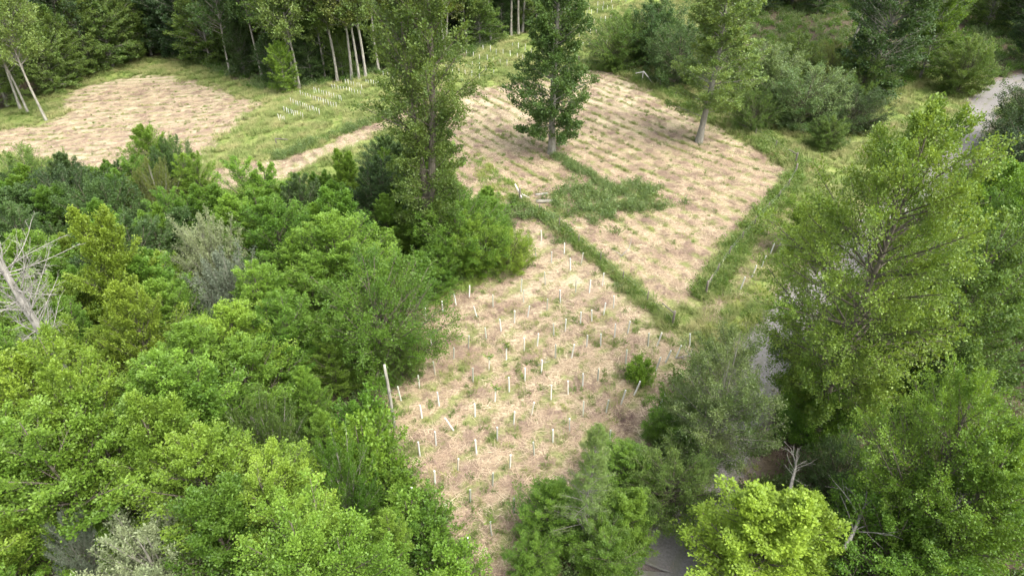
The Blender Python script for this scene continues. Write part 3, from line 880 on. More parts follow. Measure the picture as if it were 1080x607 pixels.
# ------------------------------------------------------------------ the thicket on the left
special = [
    ('willow0', 142, 556, 5.2, 'grey', 1.3, 'grey_shrub', 'big pale grey-green domed shrub at the bottom left edge', 'shrub'),
    ('willow1', 58, 545, 4.6, 'bluegrey', 0.55, 'grey_shrub', 'small blue-grey shrub left of the pale domed shrub', 'shrub'),
    ('willow1', 215, 226, 8.0, 'grey', 0.72, 'grey_tree', 'blue-grey fine-leaved tree in the upper middle of the thicket', 'tree'),
    ('willow0', 230, 272, 7.0, 'bluegrey', 0.75, 'grey_tree', 'smaller grey tree just below the blue-grey one', 'tree'),
    ('willow1', 268, 418, 6.5, 'mid', 0.75, 'grey_tree', 'dull green fine-leaved shrub among bright trees right of thicket centre', 'tree'),
    ('willow0', 355, 470, 6.0, 'fresh', 0.65, 'grey_tree', 'fine-leaved green shrub in the thicket above the bottom middle', 'tree'),
    ('round0', 388, 280, 8.5, 'fresh', 1.05, 'round_tree', 'deep green round-headed tree at the thicket corner jutting into the clearing', 'tree'),
    ('round2', 418, 350, 4.0, 'mid', 0.9, 'round_tree', 'low greyish green tree in front of the round-headed corner tree', 'tree'),
    ('spray1', 95, 222, 12.0, 'yellow', 0.78, 'yellow_tree', 'yellow-green tree right of the snapped dead trunk', 'tree'),
    ('spray3', 120, 300, 10.0, 'yellow', 0.8, 'yellow_tree', 'yellow-green tree just below the other one beside the dead trunk', 'tree'),
    ('spray0', 20, 372, 10.0, 'yellow', 1.0, 'yellow_tree', 'yellow-green tree at left edge below the dead trunk', 'tree'),
    ('willow0', 150, 172, 7.5, 'olive', 0.62, 'olive_tree', 'olive upright-branched tree at the top of the thicket', 'tree'),
    ('round1', 96, 190, 8.0, 'dark', 0.9, 'dark_tree', 'dark green tree above the dead trunk\'s branches', 'tree'),
    ('round0', 60, 178, 8.0, 'deep', 0.9, 'dark_tree', 'blackish green tree behind the dead trunk', 'tree'),
    ('round2', 20, 160, 8.0, 'mid', 0.9, 'dark_tree', 'green tree at left edge below the left straw field', 'tree'),
    ('spray0', 148, 134, 8.5, 'bright', 0.8, 'thicket_tree', 'bright green tree at the thicket top in front of left straw field', 'tree'),
    ('round1', 170, 148, 7.5, 'dark', 0.7, 'thicket_tree', 'dark tree right beside the bright one before left straw field', 'tree'),
    ('spray2', 195, 160, 7.5, 'bright', 0.8, 'thicket_tree', 'bright green tree before the foot of the grass bank', 'tree'),
    ('round1', 502, 231, 5.2, 'lime', 1.25, 'clearing_edge_bush', 'bright green spreading bush below the twin-trunked tree at the clearing edge', 'bush'),
    ('round0', 538, 244, 3.8, 'lime', 1.1, 'clearing_edge_bush', 'paler bush at right of the bright spreading bush', 'bush'),
    ('spray3', 440, 266, 4.4, 'fresh', 1.15, 'clearing_edge_bush', 'small deep green bush left of the bright spreading bush', 'bush'),
    ('spray0', 462, 256, 4.2, 'fresh', 1.0, 'clearing_edge_bush', 'green sapling bush at the foot of the twin-trunked tree', 'bush'),
    ('spray1', 518, 198, 4.8, 'bright', 1.2, 'clearing_edge_bush', 'bright bush at the start of the overgrown fence line', 'bush'),
    ('round2', 480, 208, 6.5, 'fresh', 1.2, 'clearing_edge_bush', 'dark bush behind the bright spreading bush', 'bush'),
    ('spray4', 395, 158, 7.0, 'fresh', 0.9, 'thicket_tree', 'deep green tree left of the twin-trunked tree at the thicket top', 'tree'),
    ('spray1', 360, 160, 7.0, 'bright', 0.9, 'thicket_tree', 'bright tree at the thicket top just below the track', 'tree'),
]
taken = []
HTW = 'thicket left of the clearing'
for key, px, py, H, mat, wide, name, label, cat in special:
    x, y = spot(px, py, H)
    tree(key, x, y, H, mat, name, label, cat, HTW, wide)
    taken.append((x, y, 1.9 if 'bush' in cat else 2.3))
    if mat in ('grey', 'bluegrey'): taken.append((x * 0.93, y * 0.93, 2.6))      # open ground on its near side
tree('spray2', -22.7, 26.0, 11.6, 'lime', 'yellow_tree', 'lime green tree hiding the foot of the dead trunk', 'tree', HTW, 0.75)
taken.append((-22.7, 26.0, 2.0)); taken.append((-24.8, 28.4, 1.2)); taken.append((tx, ty, 1.5))


def xmax(y): return float(np.interp(y, [5, 12, 18, 20, 24.6, 30, 37.6, 43, 48, 56, 62, 66], [-1.0, -1.6, -4.0, -5.2, -8.2, -10.8, -11.0, -10.5, -8.5, -4.5, -5.5, -10]))
def ymax(x): return float(np.interp(x, [-60, -45, -36, -29, -24, -20, -13, -5, 0], [56, 59, 62, 53, 53.5, 56, 64, 62, 58]))


def place_phrase(px, py):
    if py < 235:
        a = 'at the thicket top below the track' if px > 215 else 'at the far left of the thicket'
    elif px < 60: a = 'along the left edge of the picture' if py < 480 else 'in the bottom left corner'
    elif py > 555: a = 'along the bottom edge left of clearing'
    elif px > 330: a = 'where the thicket meets the straw clearing' if py > 400 else 'behind the round-headed corner tree'
    elif py < 330: a = 'right of the blue-grey trees' if px > 245 else 'between dead trunk and blue-grey trees'
    elif py < 430: a = 'in the middle of the thicket' if px > 200 else 'below the yellow-green trees'
    else: a = 'in lower thicket above the pale shrub' if px < 240 else 'in lower thicket left of clearing'
    return a


CW = {'pale': 'pale green', 'leafy': 'full green', 'lime': 'lime green', 'bright': 'bright green', 'fresh': 'fresh green', 'yellow': 'yellow-green', 'mid': 'mid green', 'dark': 'dark green', 'olive': 'olive green', 'deep': 'deep green', 'silver': 'silvery green', 'grey': 'grey-green'}
cand = []
sp_ = 3.3
j = 0
for yy in np.arange(6, 66, sp_ * 0.87):
    j += 1
    for xx in np.arange(-66, 2, sp_):
        x = xx + (j % 2) * sp_ / 2 + rng.uniform(-0.8, 0.8); y = yy + rng.uniform(-0.8, 0.8)
        if x > xmax(y) or y > ymax(x): continue
        cand.append((x, y))
fill = []
for x, y in cand:
    if any(math.hypot(x - a, y - b) < c for a, b, c in taken): continue
    e = min(xmax(y) - x, 6)
    H = rng.uniform(5.6, 8.6) if e > 3 else rng.uniform(4.2, 6.0)
    if -34 < x < -17 and 18 < y < 30: H = rng.uniform(8.2, 10.0)
    px, py = project(x, y, H)
    if px < -90 or py > 690: continue
    if 5 < px < 262 and py > 520: continue          # the pale domed shrub and its small neighbour stand free here
    n = float(fbm(np.array(x / 7.0), np.array(y / 7.0), 31, 2))
    u = rng.uniform()
    if px > 230 and py > 200:
        mat = 'bright' if u < 0.70 else 'fresh' if u < 0.92 else 'lime'
    elif py < 240:
        mat = 'dark' if u < 0.4 else 'fresh' if u < 0.75 else 'bright'
    else:
        mat = 'bright' if u < 0.52 else 'lime' if u < 0.82 else 'fresh'
    key = 'spray%d' % rng.integers(0, 5) if rng.uniform() < 0.93 else 'round%d' % rng.integers(0, 3)
    lab = CW[mat] + (' bushy tree ' if key[0] == 's' else ' round-headed tree ') + place_phrase(px, py)
    fill.append(tree(key, x, y, H, mat, 'thicket_tree', lab, 'tree', HTW, wide=rng.uniform(0.95, 1.2) if e > 3 else rng.uniform(0.8, 1.0)))

for px, py, H, mat, lab in ((414, 494, 2.2, 'fresh', 'low fresh green bush at the clearing edge just below the bare pole'), (428, 520, 2.8, 'bright', 'low bright bush at the clearing edge below the pole'),
                            (448, 548, 2.6, 'fresh', 'low fresh bush at the lower left rim of the clearing'), (470, 580, 2.6, 'bright', 'low bright bush at the near tip of the clearing'), (392, 452, 2.6, 'bright', 'low bright bush left of the bare pole foot'), (382, 418, 4.0, 'fresh', 'fresh green bush left of the bare pole top'), (372, 440, 5.0, 'bright', 'bright green bush between the bare pole and the thicket'), (384, 470, 3.6, 'bright', 'bright bush below and left of the bare pole')):
    x, y = at(px, py, H)
    tree('shrub%d' % (px % 2), x, y, H, mat, 'low_bush', lab, 'bush', HTW, wide=1.25 if py > 480 else 0.85)

# ------------------------------------------------------------------ woods behind
WOOD = []


def wood_tree(key, x, y, H, mat, name, lab, group, **k):
    WOOD.append(tree(key, x, y, H, mat, name, lab, 'tree', group, **k))


# individual trunks one can pick out along the edge of the far wood
for px, py, key, mat, bark, ln in (
    (49, 127, 'bole1', 'pale', 'pale', -0.02), (30, 120, 'bole3', 'pale', 'pale', -0.03), (22, 116, 'bole0', 'pale', 'pale', -0.01),
    (81, 82, 'bole3', 'deep', 'grey', 0.0), (243, 79, 'bole3', 'dark', 'pale', -0.02), (277, 84, 'bole1', 'dark', 'grey', 0.0),
    (316, 93, 'bole0', 'pale', 'pale', -0.03), (312, 91, 'bole3', 'mid', 'pale', -0.03), (343, 84, 'bole2', 'pale', 'pale', 0.0),
    (356, 86, 'bole0', 'mid', 'pale', -0.02), (371, 84, 'bole1', 'pale', 'pale', 0.0), (379, 84, 'bole3', 'olive', 'pale', 0.0), (386, 83, 'bole0', 'pale', 'pale', 0.0),
    (400, 76, 'bole1', 'olive', 'pale', 0.0), (492, 51, 'bole2', 'pale', 'pale', 0.0), (518, 46, 'bole1', 'mid', 'pale', 0.0), (539, 38, 'bole3', 'dark', 'pale', 0.0),
    (547, 36, 'bole0', 'dark', 'pale', 0.0), (551, 34, 'bole1', 'dark', 'grey', 0.0), (470, 58, 'bole2', 'olive', 'grey', 0.0), (430, 66, 'bole0', 'olive', 'grey', 0.0),
):
    x, y = at(px, py)
    where = 'behind left straw field' if px < 290 else 'above the rows of white tubes' if px < 420 else 'behind the grass bank at top centre'
    if px < 60: where = 'at the left corner of left straw field'
    wood_tree(key, x, y, 27 * rng.uniform(0.9, 1.05), mat, 'woodland_tree', 'pale-trunked tall tree ' + where, 'trunks along the far wood edge', bark=bark, tilt=(0, ln))

# leafy trees of the wood edge behind the left field and beside the trunks
for px, py, key, H, mat in (
    (8, 112, 'edge0', 15, 'pale'), (60, 98, 'edge1', 14, 'pale'), (72, 92, 'edge2', 15, 'mid'), (100, 78, 'edge0', 15, 'leafy'), (120, 72, 'edge1', 16, 'leafy'), (138, 66, 'edge2', 15, 'mid'),
    (160, 58, 'edge0', 17, 'mid'), (182, 58, 'edge1', 17, 'deep'), (204, 62, 'edge2', 18, 'deep'), (222, 68, 'edge0', 17, 'mid'), (258, 80, 'edge1', 10, 'dark'), (290, 88, 'edge2', 8, 'dark'),
    (303, 98, 'edge0', 8.5, 'bright'), (330, 86, 'edge1', 9, 'dark'), (362, 82, 'edge2', 8, 'mid'), (412, 70, 'edge0', 12, 'mid'), (445, 60, 'edge1', 13, 'mid'), (506, 48, 'edge2', 12, 'mid'), (530, 38, 'edge0', 9, 'dark'), (566, 30, 'edge1', 12, 'mid'), (585, 18, 'edge2', 12, 'dark'),
):
    x, y = at(px, py)
    where = 'behind left straw field' if px < 240 else 'beside the far trunks' if px < 420 else 'at top centre behind the grass bank'
    wood_tree(key, x, y, H * rng.uniform(0.92, 1.08), mat, 'woodland_tree', CW[mat] + ' leafy tree low-branched ' + where, 'leafy trees along the far wood edge')

# deeper rows: seen only as the dark of the wood
edge_line = P((-160, 120), (-60, 122), (0, 112), (60, 88), (110, 72), (160, 54), (200, 56), (250, 74), (300, 84), (400, 74), (480, 52), (560, 24), (600, 0))
for depth in range(1, 5):
    pts = np.array(edge_line)
    dd = unit(np.gradient(pts, axis=0)); nn = np.stack([-dd[:, 1], dd[:, 0]], -1)
    nn = np.where(nn[:, 1:2] < 0, -nn, nn)
    L = pts + nn * depth * 6.0
    cum = np.concatenate([[0], np.cumsum(np.hypot(*np.diff(L, axis=0).T))])
    for s in np.arange(0, cum[-1], 6.2):
        s2 = s + rng.uniform(-1.5, 1.5)
        x = float(np.interp(s2, cum, L[:, 0])) + rng.uniform(-1.5, 1.5); y = float(np.interp(s2, cum, L[:, 1])) + rng.uniform(-1.5, 1.5)
        low = rng.uniform() < 0.45
        wood_tree('edge%d' % rng.integers(0, 3) if low else 'bole%d' % rng.integers(0, 4), x, y, rng.uniform(15, 19) if low else rng.uniform(23, 28),
                  ['dark', 'deep', 'mid'][rng.integers(0, 3)], 'woodland_tree', 'dark tree deep in the far wood behind its edge trees', 'trees deep in the far wood')

# wood across the top right
for px, py, key, H, mat in (
    (740, -8, 'edge0', 15, 'leafy'), (770, 2, 'edge1', 15, 'mid'), (800, 12, 'edge2', 14, 'deep'), (835, 4, 'edge0', 15, 'deep'), (862, 14, 'edge1', 12, 'dark'), (885, -4, 'edge2', 16, 'mid'),
    (925, 10, 'edge1', 13, 'dark'), (960, -12, 'edge0', 14, 'mid'), (1000, 14, 'edge2', 12, 'dark'), (1040, 30, 'edge1', 12, 'mid'), (1075, 40, 'edge0', 14, 'dark'), (1100, 20, 'edge2', 14, 'mid'),
    (700, -40, 'edge1', 14, 'dark'), (780, -40, 'edge2', 15, 'dark'), (850, -40, 'edge0', 15, 'deep'), (920, -40, 'edge1', 16, 'dark'), (1000, -30, 'edge2', 15, 'mid'), (1080, -20, 'edge0', 16, 'dark'), (1130, 30, 'edge1', 15, 'dark'),
):
    x, y = at(px, py)
    if float(road_dist(np.array(x), np.array(y))) < 4.5: x += 6
    wood_tree(key, x, y, H, mat, 'woodland_tree', CW[mat] + ' leafy tree in the wood across the top right', 'trees of the top right wood')
for px, py in ((1085, 70), (1110, 50), (1070, 20), (1040, 5), (1140, 60), (1150, 120), (1160, 200), (1180, 300), (1190, 420), (1150, 560), (1120, 80), (1130, 170)):
    x, y = at(px, py)
    wood_tree('large1' if px % 20 else 'large0', x, y, 14, 'dark', 'woodland_tree', 'dark tree of the wood beyond the right edge of the road', 'trees of the right-hand wood', wide=0.95)


# ------------------------------------------------------------------ tree shelters
def cyl(r, z0, z1, n, r2=None, cap=True, cx=0.0, cy=0.0):
    th = np.arange(n) * 2 * np.pi / n; r2 = r if r2 is None else r2
    a = np.stack([cx + r * np.cos(th), cy + r * np.sin(th), 0 * th + z0], -1); b = np.stack([cx + r2 * np.cos(th), cy + r2 * np.sin(th), 0 * th + z1], -1)
    v = np.concatenate([a, b]); i = np.arange(n); k = np.roll(i, -1)
    q_ = [np.stack([i, k, k + n, i + n], -1)]
    if cap: v = np.concatenate([v, [[cx, cy, z1], [cx, cy, z0]]]); q_.append(np.stack([i + n, k + n, 0 * i + 2 * n, 0 * i + 2 * n], -1))
    return v, q_[0], (np.stack([i + n, k + n, 0 * i + 2 * n], -1) if cap else None)


def tube_mesh():
    n = 10; ro, ri, h = 0.048, 0.042, 1.2
    th = np.arange(n) * 2 * np.pi / n
    ring = lambda r, z: np.stack([r * np.cos(th), r * np.sin(th), 0 * th + z], -1)
    v = np.concatenate([ring(ro, -0.04), ring(ro, h - 0.03), ring(ro + 0.008, h), ring(ri, h), ring(ri, -0.04)])
    i = np.arange(n); k = np.roll(i, -1)
    q_ = np.concatenate([np.stack([i + a * n, k + a * n, k + (a + 1) * n, i + (a + 1) * n], -1) for a in range(4)])
    return v, q_


v, q_ = tube_mesh()
ME_TUBE = make_mesh('tube', v, q_, None, [M_TUBE], None, True)
v, q_, t_ = cyl(0.019, -0.12, 1.08, 4, 0.017, True, 0.074, 0.0)
ME_STAKE = make_mesh('stake', v, q_, t_, [M_STAKE])
r_ = np.random.default_rng(77)
so = np.zeros((14, 3)); so[:, 2] = 1.1
az = r_.uniform(0, 6.28, 14); el = r_.uniform(0.3, 1.4, 14)
sdv = np.stack([np.cos(az) * np.cos(el), np.sin(az) * np.cos(el), np.sin(el)], -1)
v, q_, a_ = leaves(r_, (so, sdv, r_.uniform(0.2, 0.5, 14), np.zeros((14, 3)) - UP * 0.15), 9, 0.12, 0.6, 0.5, 0.03)
ME_SAP = make_mesh('sapling', v, q_, None, [LEAF['weed']], {'v': ('FACE', a_)})


def shelter(px, py, label, group, h=1.2, lean=None, sprout=False, worn=False, xy=None):
    x, y = xy or at(px, py)
    z = float(terrain(x, y))
    e = link('tree_shelter', None, None, (x, y, z + 0.03))
    e.empty_display_size = 0.3
    s = h / 1.2
    e.scale = (min(1, s + 0.08), min(1, s + 0.08), s)
    lx, ly = lean if lean else (rng.normal(0, 0.05), rng.normal(0, 0.05))
    e.rotation_euler = (lx, ly, rng.uniform(0, 6.28) if not lean else 0)
    t = link('tube', ME_TUBE, e)
    if worn:
        t.material_slots[0].link = 'OBJECT'; t.material_slots[0].material = M_TUBE2
    link('stake', ME_STAKE, e)
    if sprout: link('sapling', ME_SAP, e)
    tag(e, label, 'tree shelter', group)
    return e


G1 = 'tree shelters in the straw clearing'
SH = [(557.5, 260), (571, 255), (581.5, 277), (595, 268), (565, 273), (612.7, 279), (601.5, 285), (635, 301.5), (621.5, 309), (575, 300), (549.6, 307.5), (607, 308),
      (495, 314), (481, 322), (467, 329), (449, 338), (503, 335), (528.5, 349.5), (542.6, 341), (556.4, 335), (520, 324), (552, 318), (455, 366.5), (435, 380), (418.5, 390),
      (478.6, 378.5), (534, 379), (552.7, 369.7), (515.7, 389.5), (494, 368), (513, 358), (591, 319), (577, 327), (647, 324.5), (636.7, 332), (624, 339), (612, 342),
      (596, 349), (584, 354), (648, 356), (662, 351), (633.4, 365), (618.6, 366), (603, 377), (566.7, 364.5), (693, 364.5), (683.5, 365), (571, 392.6), (660, 383),
      (691.5, 391), (585.7, 377), (727.5, 365), (713, 377), (702, 382), (553.6, 401.5), (599, 415.6), (614.4, 407.4), (630.5, 401.5), (581, 420.8), (560.5, 437), (669, 416),
      (655, 426), (639, 435.6), (615, 438.6), (601, 455), (583, 466.7), (541.8, 447.5), (695, 430.4), (643, 466.7), (463, 427.4), (445, 440.8), (423, 422), (442.5, 409),
      (459, 395), (499, 402), (537, 412.6), (522, 423), (501, 439), (478, 453.4), (524.6, 464.5), (460, 469), (443, 481), (502.6, 479), (483, 495.6), (538, 493), (563.4, 480),
      (459, 511), (519.6, 512), (437, 527.5), (496, 529), (472, 545), (568, 525), (542, 541), (519, 564.5), (493.7, 581.5)]
SPROUT = {(481, 322), (534, 379), (522, 423), (519, 564.5), (515.7, 389.5)}
LEAN = {(478, 453.4): (0.05, -0.38), (669, 416): (0.0, 0.22), (693, 364.5): (0.0, 0.16), (655, 426): (0, 0.15), (713, 377): (0, 0.2), (702, 382): (0, 0.22), (503, 335): (0, -0.2), (435, 380): (0, -0.16),
        (418.5, 390): (0, -0.22), (691.5, 391): (0, 0.16), (603, 377): (0, 0.1), (695, 430.4): (0, 0.2)}
FAINT = {(565, 273), (612.7, 279), (607, 308), (549.6, 307.5), (552, 318), (520, 324), (494, 368), (513, 358), (478.6, 378.5), (585.7, 377), (630.5, 401.5), (615, 438.6), (639, 435.6), (563.4, 480),
         (519.6, 512), (496, 529), (542, 541), (459, 395), (423, 422), (442.5, 409), (643, 466.7), (683.5, 365), (660, 383), (584, 354), (577, 327), (575, 300), (499, 402)}


def sh_label(px, py):
    if py < 290: return 'white tree tube in far clearing corner below hedge start'
    if px > 650 and py < 395: return 'white tree tube near the post at the hedge end'
    if px > 620 and py < 345: return 'white tree tube close below the overgrown fence line'
    if px < 510 and py < 345: return 'white tree tube at thicket edge below spreading bush'
    if px < 470 and py < 400: return 'white tree tube beside the round-headed corner tree'
    if py < 345: return 'white tree tube in the upper middle of the clearing'
    if px > 630: return 'white tree tube near the small round bush'
    if py < 385: return 'white tree tube across the middle of the clearing' if px > 540 else 'white tree tube in middle clearing towards the thicket'
    if px < 470: return 'white tree tube at thicket edge near the bare pole'
    if py < 430: return 'white tree tube below the middle of the clearing' + (' towards the bush' if px > 545 else ' towards the thicket')
    if py < 475: return 'white tree tube in the lower clearing above the larch' if px > 540 else 'white tree tube in the lower clearing'
    return 'white tree tube in the brown near end of the clearing'


SHELT = []
for p in SH:
    lab = sh_label(*p)
    if p in SPROUT: lab += ', sprouting leaves'
    elif p in LEAN and abs(LEAN[p][1]) > 0.3: lab = 'strongly tilted white tree tube in the lower clearing'
    elif p in FAINT: lab = lab.replace('white', 'faded')
    SHELT.append(shelter(*p, lab, G1, 1.2 * rng.uniform(0.92, 1.06), LEAN.get(p), p in SPROUT, p in FAINT))
for p in ((781, 305), (793, 292.5), (803, 282), (812, 269), (822.5, 259)):
    SHELT.append(shelter(*p, 'white tree tube on the verge between fence strip and road', 'tree shelters on the road verge', 1.2, (0, 0.12)))
ORD = ['', 'second', 'third', 'fourth', 'fifth', 'sixth', 'seventh', 'eighth', 'ninth', 'tenth', 'eleventh', 'twelfth', 'thirteenth', 'fourteenth', 'fifteenth', 'sixteenth', 'seventeenth', 'eighteenth', 'nineteenth', 'twentieth']
nth = lambda k: 'first' if k == 0 else ORD[k]
for rw_, (a, b, c, d, n) in enumerate(((450, 404, 484, 418, 4), (480, 350, 598, 396, 9), (524, 300, 702, 366, 13), (585, 252, 808, 330, 15), (670, 228, 842, 284, 12), (786, 205, 962, 250, 11), (870, 176, 972, 206, 7), (1000, 172, 1075, 190, 6))):
    for k in range(n):
        px = 220 + (a + (c - a) * k / (n - 1)) / 6 + rng.uniform(-0.3, 0.3); py = 60 + (b + (d - b) * k / (n - 1)) / 6 + rng.uniform(-0.3, 0.3)
        SHELT.append(shelter(px, py, '%s white tube in the %s dense row from left on the grass bank' % (nth(k), nth(rw_)), 'tree shelters in rows on the grass bank', 0.82 * rng.uniform(0.9, 1.1)))
for rw_, (a, b, c, d, n) in enumerate(((404, 82, 420, 86, 4), (470, 74, 505, 84, 6), (478, 66, 520, 78, 7), (492, 60, 535, 70, 7), (510, 54, 552, 64, 7), (540, 50, 560, 56, 4), (603, 52, 640, 46, 7), (606, 40, 645, 34, 8), (604, 30, 650, 22, 9), (608, 20, 646, 10, 8), (622, 10, 660, 2, 6), (636, 62, 650, 58, 3))):
    for k in range(n):
        px = a + (c - a) * k / (n - 1) + rng.uniform(-0.8, 0.8); py = b + (d - b) * k / (n - 1) + rng.uniform(-0.8, 0.8)
        SHELT.append(shelter(px, py, '%s tiny white tube in %s sparse row on the far bank %s of the oak' % (nth(k), nth(rw_ if rw_ < 6 else rw_ - 6), 'left' if px < 580 else 'right'), 'tree shelters on the far bank', 0.95 * rng.uniform(0.85, 1.1), worn=rng.uniform() < 0.4))


# ------------------------------------------------------------------ fences, posts, logs
def bar(name, a, b, r0, r1, mat, parent=None, sides=7, jag=0.0, bend=0.0):
    a = np.array(a, float); b = np.array(b, float)
    t = np.linspace(0, 1, 6)[:, None]
    pts = a + (b - a) * t + np.array([0.6, 0.4, 0.3]) * bend * np.sin(math.pi * t)
    rr = r0 + (r1 - r0) * t[:, 0]
    rr = rr * (1 + jag * np.sin(np.arange(6) * 2.3))
    v, q_ = polytube(pts, rr, sides)
    n = sides
    v = np.concatenate([v, [pts[0], pts[-1]]])
    i = np.arange(n); k = np.roll(i, -1); e0 = len(v) - 2; e1 = len(v) - 1; o = 5 * n
    tr = np.concatenate([np.stack([k, i, 0 * i + e0], -1), np.stack([i + o, k + o, 0 * i + e1], -1)])
    me = make_mesh(name, v, q_, tr, [mat])
    return link(name, me, parent)


def fence(line, label, step=3.4, h=1.25, last_brace=True, wires=True, group='overgrown wire fences'):
    L = smooth_line(line, 10)
    cum = np.concatenate([[0], np.cumsum(np.hypot(*np.diff(L, axis=0).T))])
    n = max(2, int(round(cum[-1] / step)) + 1)
    s = np.linspace(0, cum[-1], n)
    xs = np.interp(s, cum, L[:, 0]); ys = np.interp(s, cum, L[:, 1]); zs = terrain(xs, ys)
    e = link('wire_fence', None, None, (xs[0], ys[0], zs[0]))
    o = np.array([xs[0], ys[0], zs[0]])
    for k in range(n):
        p = np.array([xs[k], ys[k], zs[k]]) - o
        big = k in (0, n - 1)
        hh = h * (1.2 if big else rng.uniform(0.9, 1.05))
        bar('post', p - UP * 0.15, p + UP * hh + np.array([rng.normal(0, 0.03), rng.normal(0, 0.03), 0]), 0.095 if big else 0.05, 0.085 if big else 0.045, M_POST, e)
    for zz in (0.35, 0.75, 1.1):
        pts = np.stack([xs, ys, zs + zz * h / 1.25], -1) - o
        w = 0.004
        v, q_ = polytube(pts, [w] * n, 4)
        link('wire', make_mesh('wire', v, q_, None, [M_WIRE]), e)
    if last_brace:
        p1 = np.array([xs[-1], ys[-1], zs[-1]]) - o; d = np.array([xs[-2] - xs[-1], ys[-2] - ys[-1], 0]); d = d / np.linalg.norm(d)
        bar('brace', p1 + UP * h * 1.02, p1 + d * 1.5 + UP * h * 0.98, 0.05, 0.045, M_POST, e)
    tag(e, label, 'fence', group)
    return e


fence(HEDGE, 'overgrown wire fence dividing the two straw fields, ending in a braced post')
fence(FENCE2, 'weedy wire fence between upper straw field and road verge')
fence(FENCE3, 'wire fence in the long grass along the top edge of upper field', 4.0)


def group_bars(name, label, cat, base, bars, mat):
    x, y = base; z = float(terrain(x, y))
    e = link(name, None, None, (x, y, z))
    for nm, a, b, r0, r1, bd in bars: bar(nm, a, b, r0, r1, mat, e, bend=bd, jag=0.05)
    return tag(e, label, cat)


x, y = at(551, 212)
z = float(terrain(x, y))
group_bars('leaning_post', 'pale wooden post leaning at the start of the overgrown fence', 'post', (x, y), [('post', (0.15, 0, -0.15), (-0.75, 0.3, 1.75), 0.09, 0.075, 0), ('rail', (-0.05, 0.05, 0.75), (0.75, 0.5, 0.1), 0.045, 0.04, 0)], M_POSTP)
x, y = at(577, 214)
o = bar('log', (-1.1, 0, 0.16), (1.05, 0.15, 0.18), 0.20, 0.17, BARK['grey'], None, 10, 0.06); o.location = (x, y, float(terrain(x, y))); tag(o, 'short grey log lying beside the bramble patch', 'log')
x, y = at(572, 209)
o = bar('log', (-0.7, 0, 0.12), (0.6, 0.3, 0.14), 0.13, 0.11, BARK['dead'], None, 9, 0.06); o.location = (x, y + 0.5, float(terrain(x, y + 0.5))); tag(o, 'paler short log lying behind the grey log', 'log')
x, y = at(684, 88)
group_bars('fence_brace', 'pale braced fence corner posts in the grass at top edge of upper field', 'post', (x, y), [('post', (-0.9, 0.2, -0.1), (-0.9, 0.2, 1.7), 0.08, 0.07, 0), ('brace', (0.7, -0.6, -0.05), (-0.85, 0.15, 1.68), 0.08, 0.07, 0), ('rail', (-0.9, 0.2, 1.6), (-1.9, 0.6, 1.25), 0.06, 0.05, 0)], M_POSTP)
x, y = at(292, 154)
group_bars('plank_bar', 'low wooden bar on posts beside the track on the grass bank', 'barrier', (x, y), [('post', (0, 0, -0.1), (0, 0, 1.0), 0.07, 0.06, 0), ('rail', (0, 0, 0.95), (1.4, 0.2, 0.75), 0.06, 0.05, 0)], M_POST)
x, y = at(416, 452)
group_bars('leaning_pole', 'tall bare pale pole standing at the thicket edge', 'pole', (x, y), [('pole', (0, 0, -0.2), (-0.1, 0.1, 5.4), 0.13, 0.085, 0.06), ('stub', (-0.02, 0.02, 3.1), (0.2, -0.1, 3.5), 0.03, 0.02, 0)], BARK['pale'])
x, y = at(840, 190)
o = bar('stone', (-0.35, 0, 0.12), (0.35, 0.1, 0.16), 0.30, 0.22, M_POSTP, None, 8, 0.15); o.location = (x, y, float(terrain(x, y))); tag(o, 'pale stump at the right corner of the upper straw field', 'stump')
for px, py, pts, lab in ((661, 268, [('branch', (-0.6, -0.5, 0.05), (0.3, 0.4, 0.55), .04, .03, .1), ('branch', (0.2, 0.3, 0.5), (0.5, 1.3, 0.9), .03, .015, .1), ('branch', (-0.5, -0.4, 0.1), (-1.3, 0.5, 0.25), .03, .015, .05)], 'forked pale dead branch lying in the upper straw field'),
                         (573, 388, [('branch', (-0.5, 0.2, 0.05), (0.5, 0.4, 0.3), .03, .015, .1), ('branch', (0, 0.3, 0.2), (0.3, 1.0, 0.3), .02, .01, .1)], 'thin bleached branch lying among tubes mid clearing'),
                         (725, 378, [('branch', (-0.8, 0, 0.05), (0.6, 0.2, 0.2), .05, .02, .1), ('branch', (0.1, 0.1, 0.1), (0.5, 0.8, 0.5), .03, .015, .1), ('branch', (-0.4, 0, 0.1), (-0.2, -0.7, 0.4), .03, .015, 0)], 'grey dead branches on the ground below the hedge end post')):
    group_bars('dead_branch', lab, 'branch', at(px, py), pts, BARK['dead'])


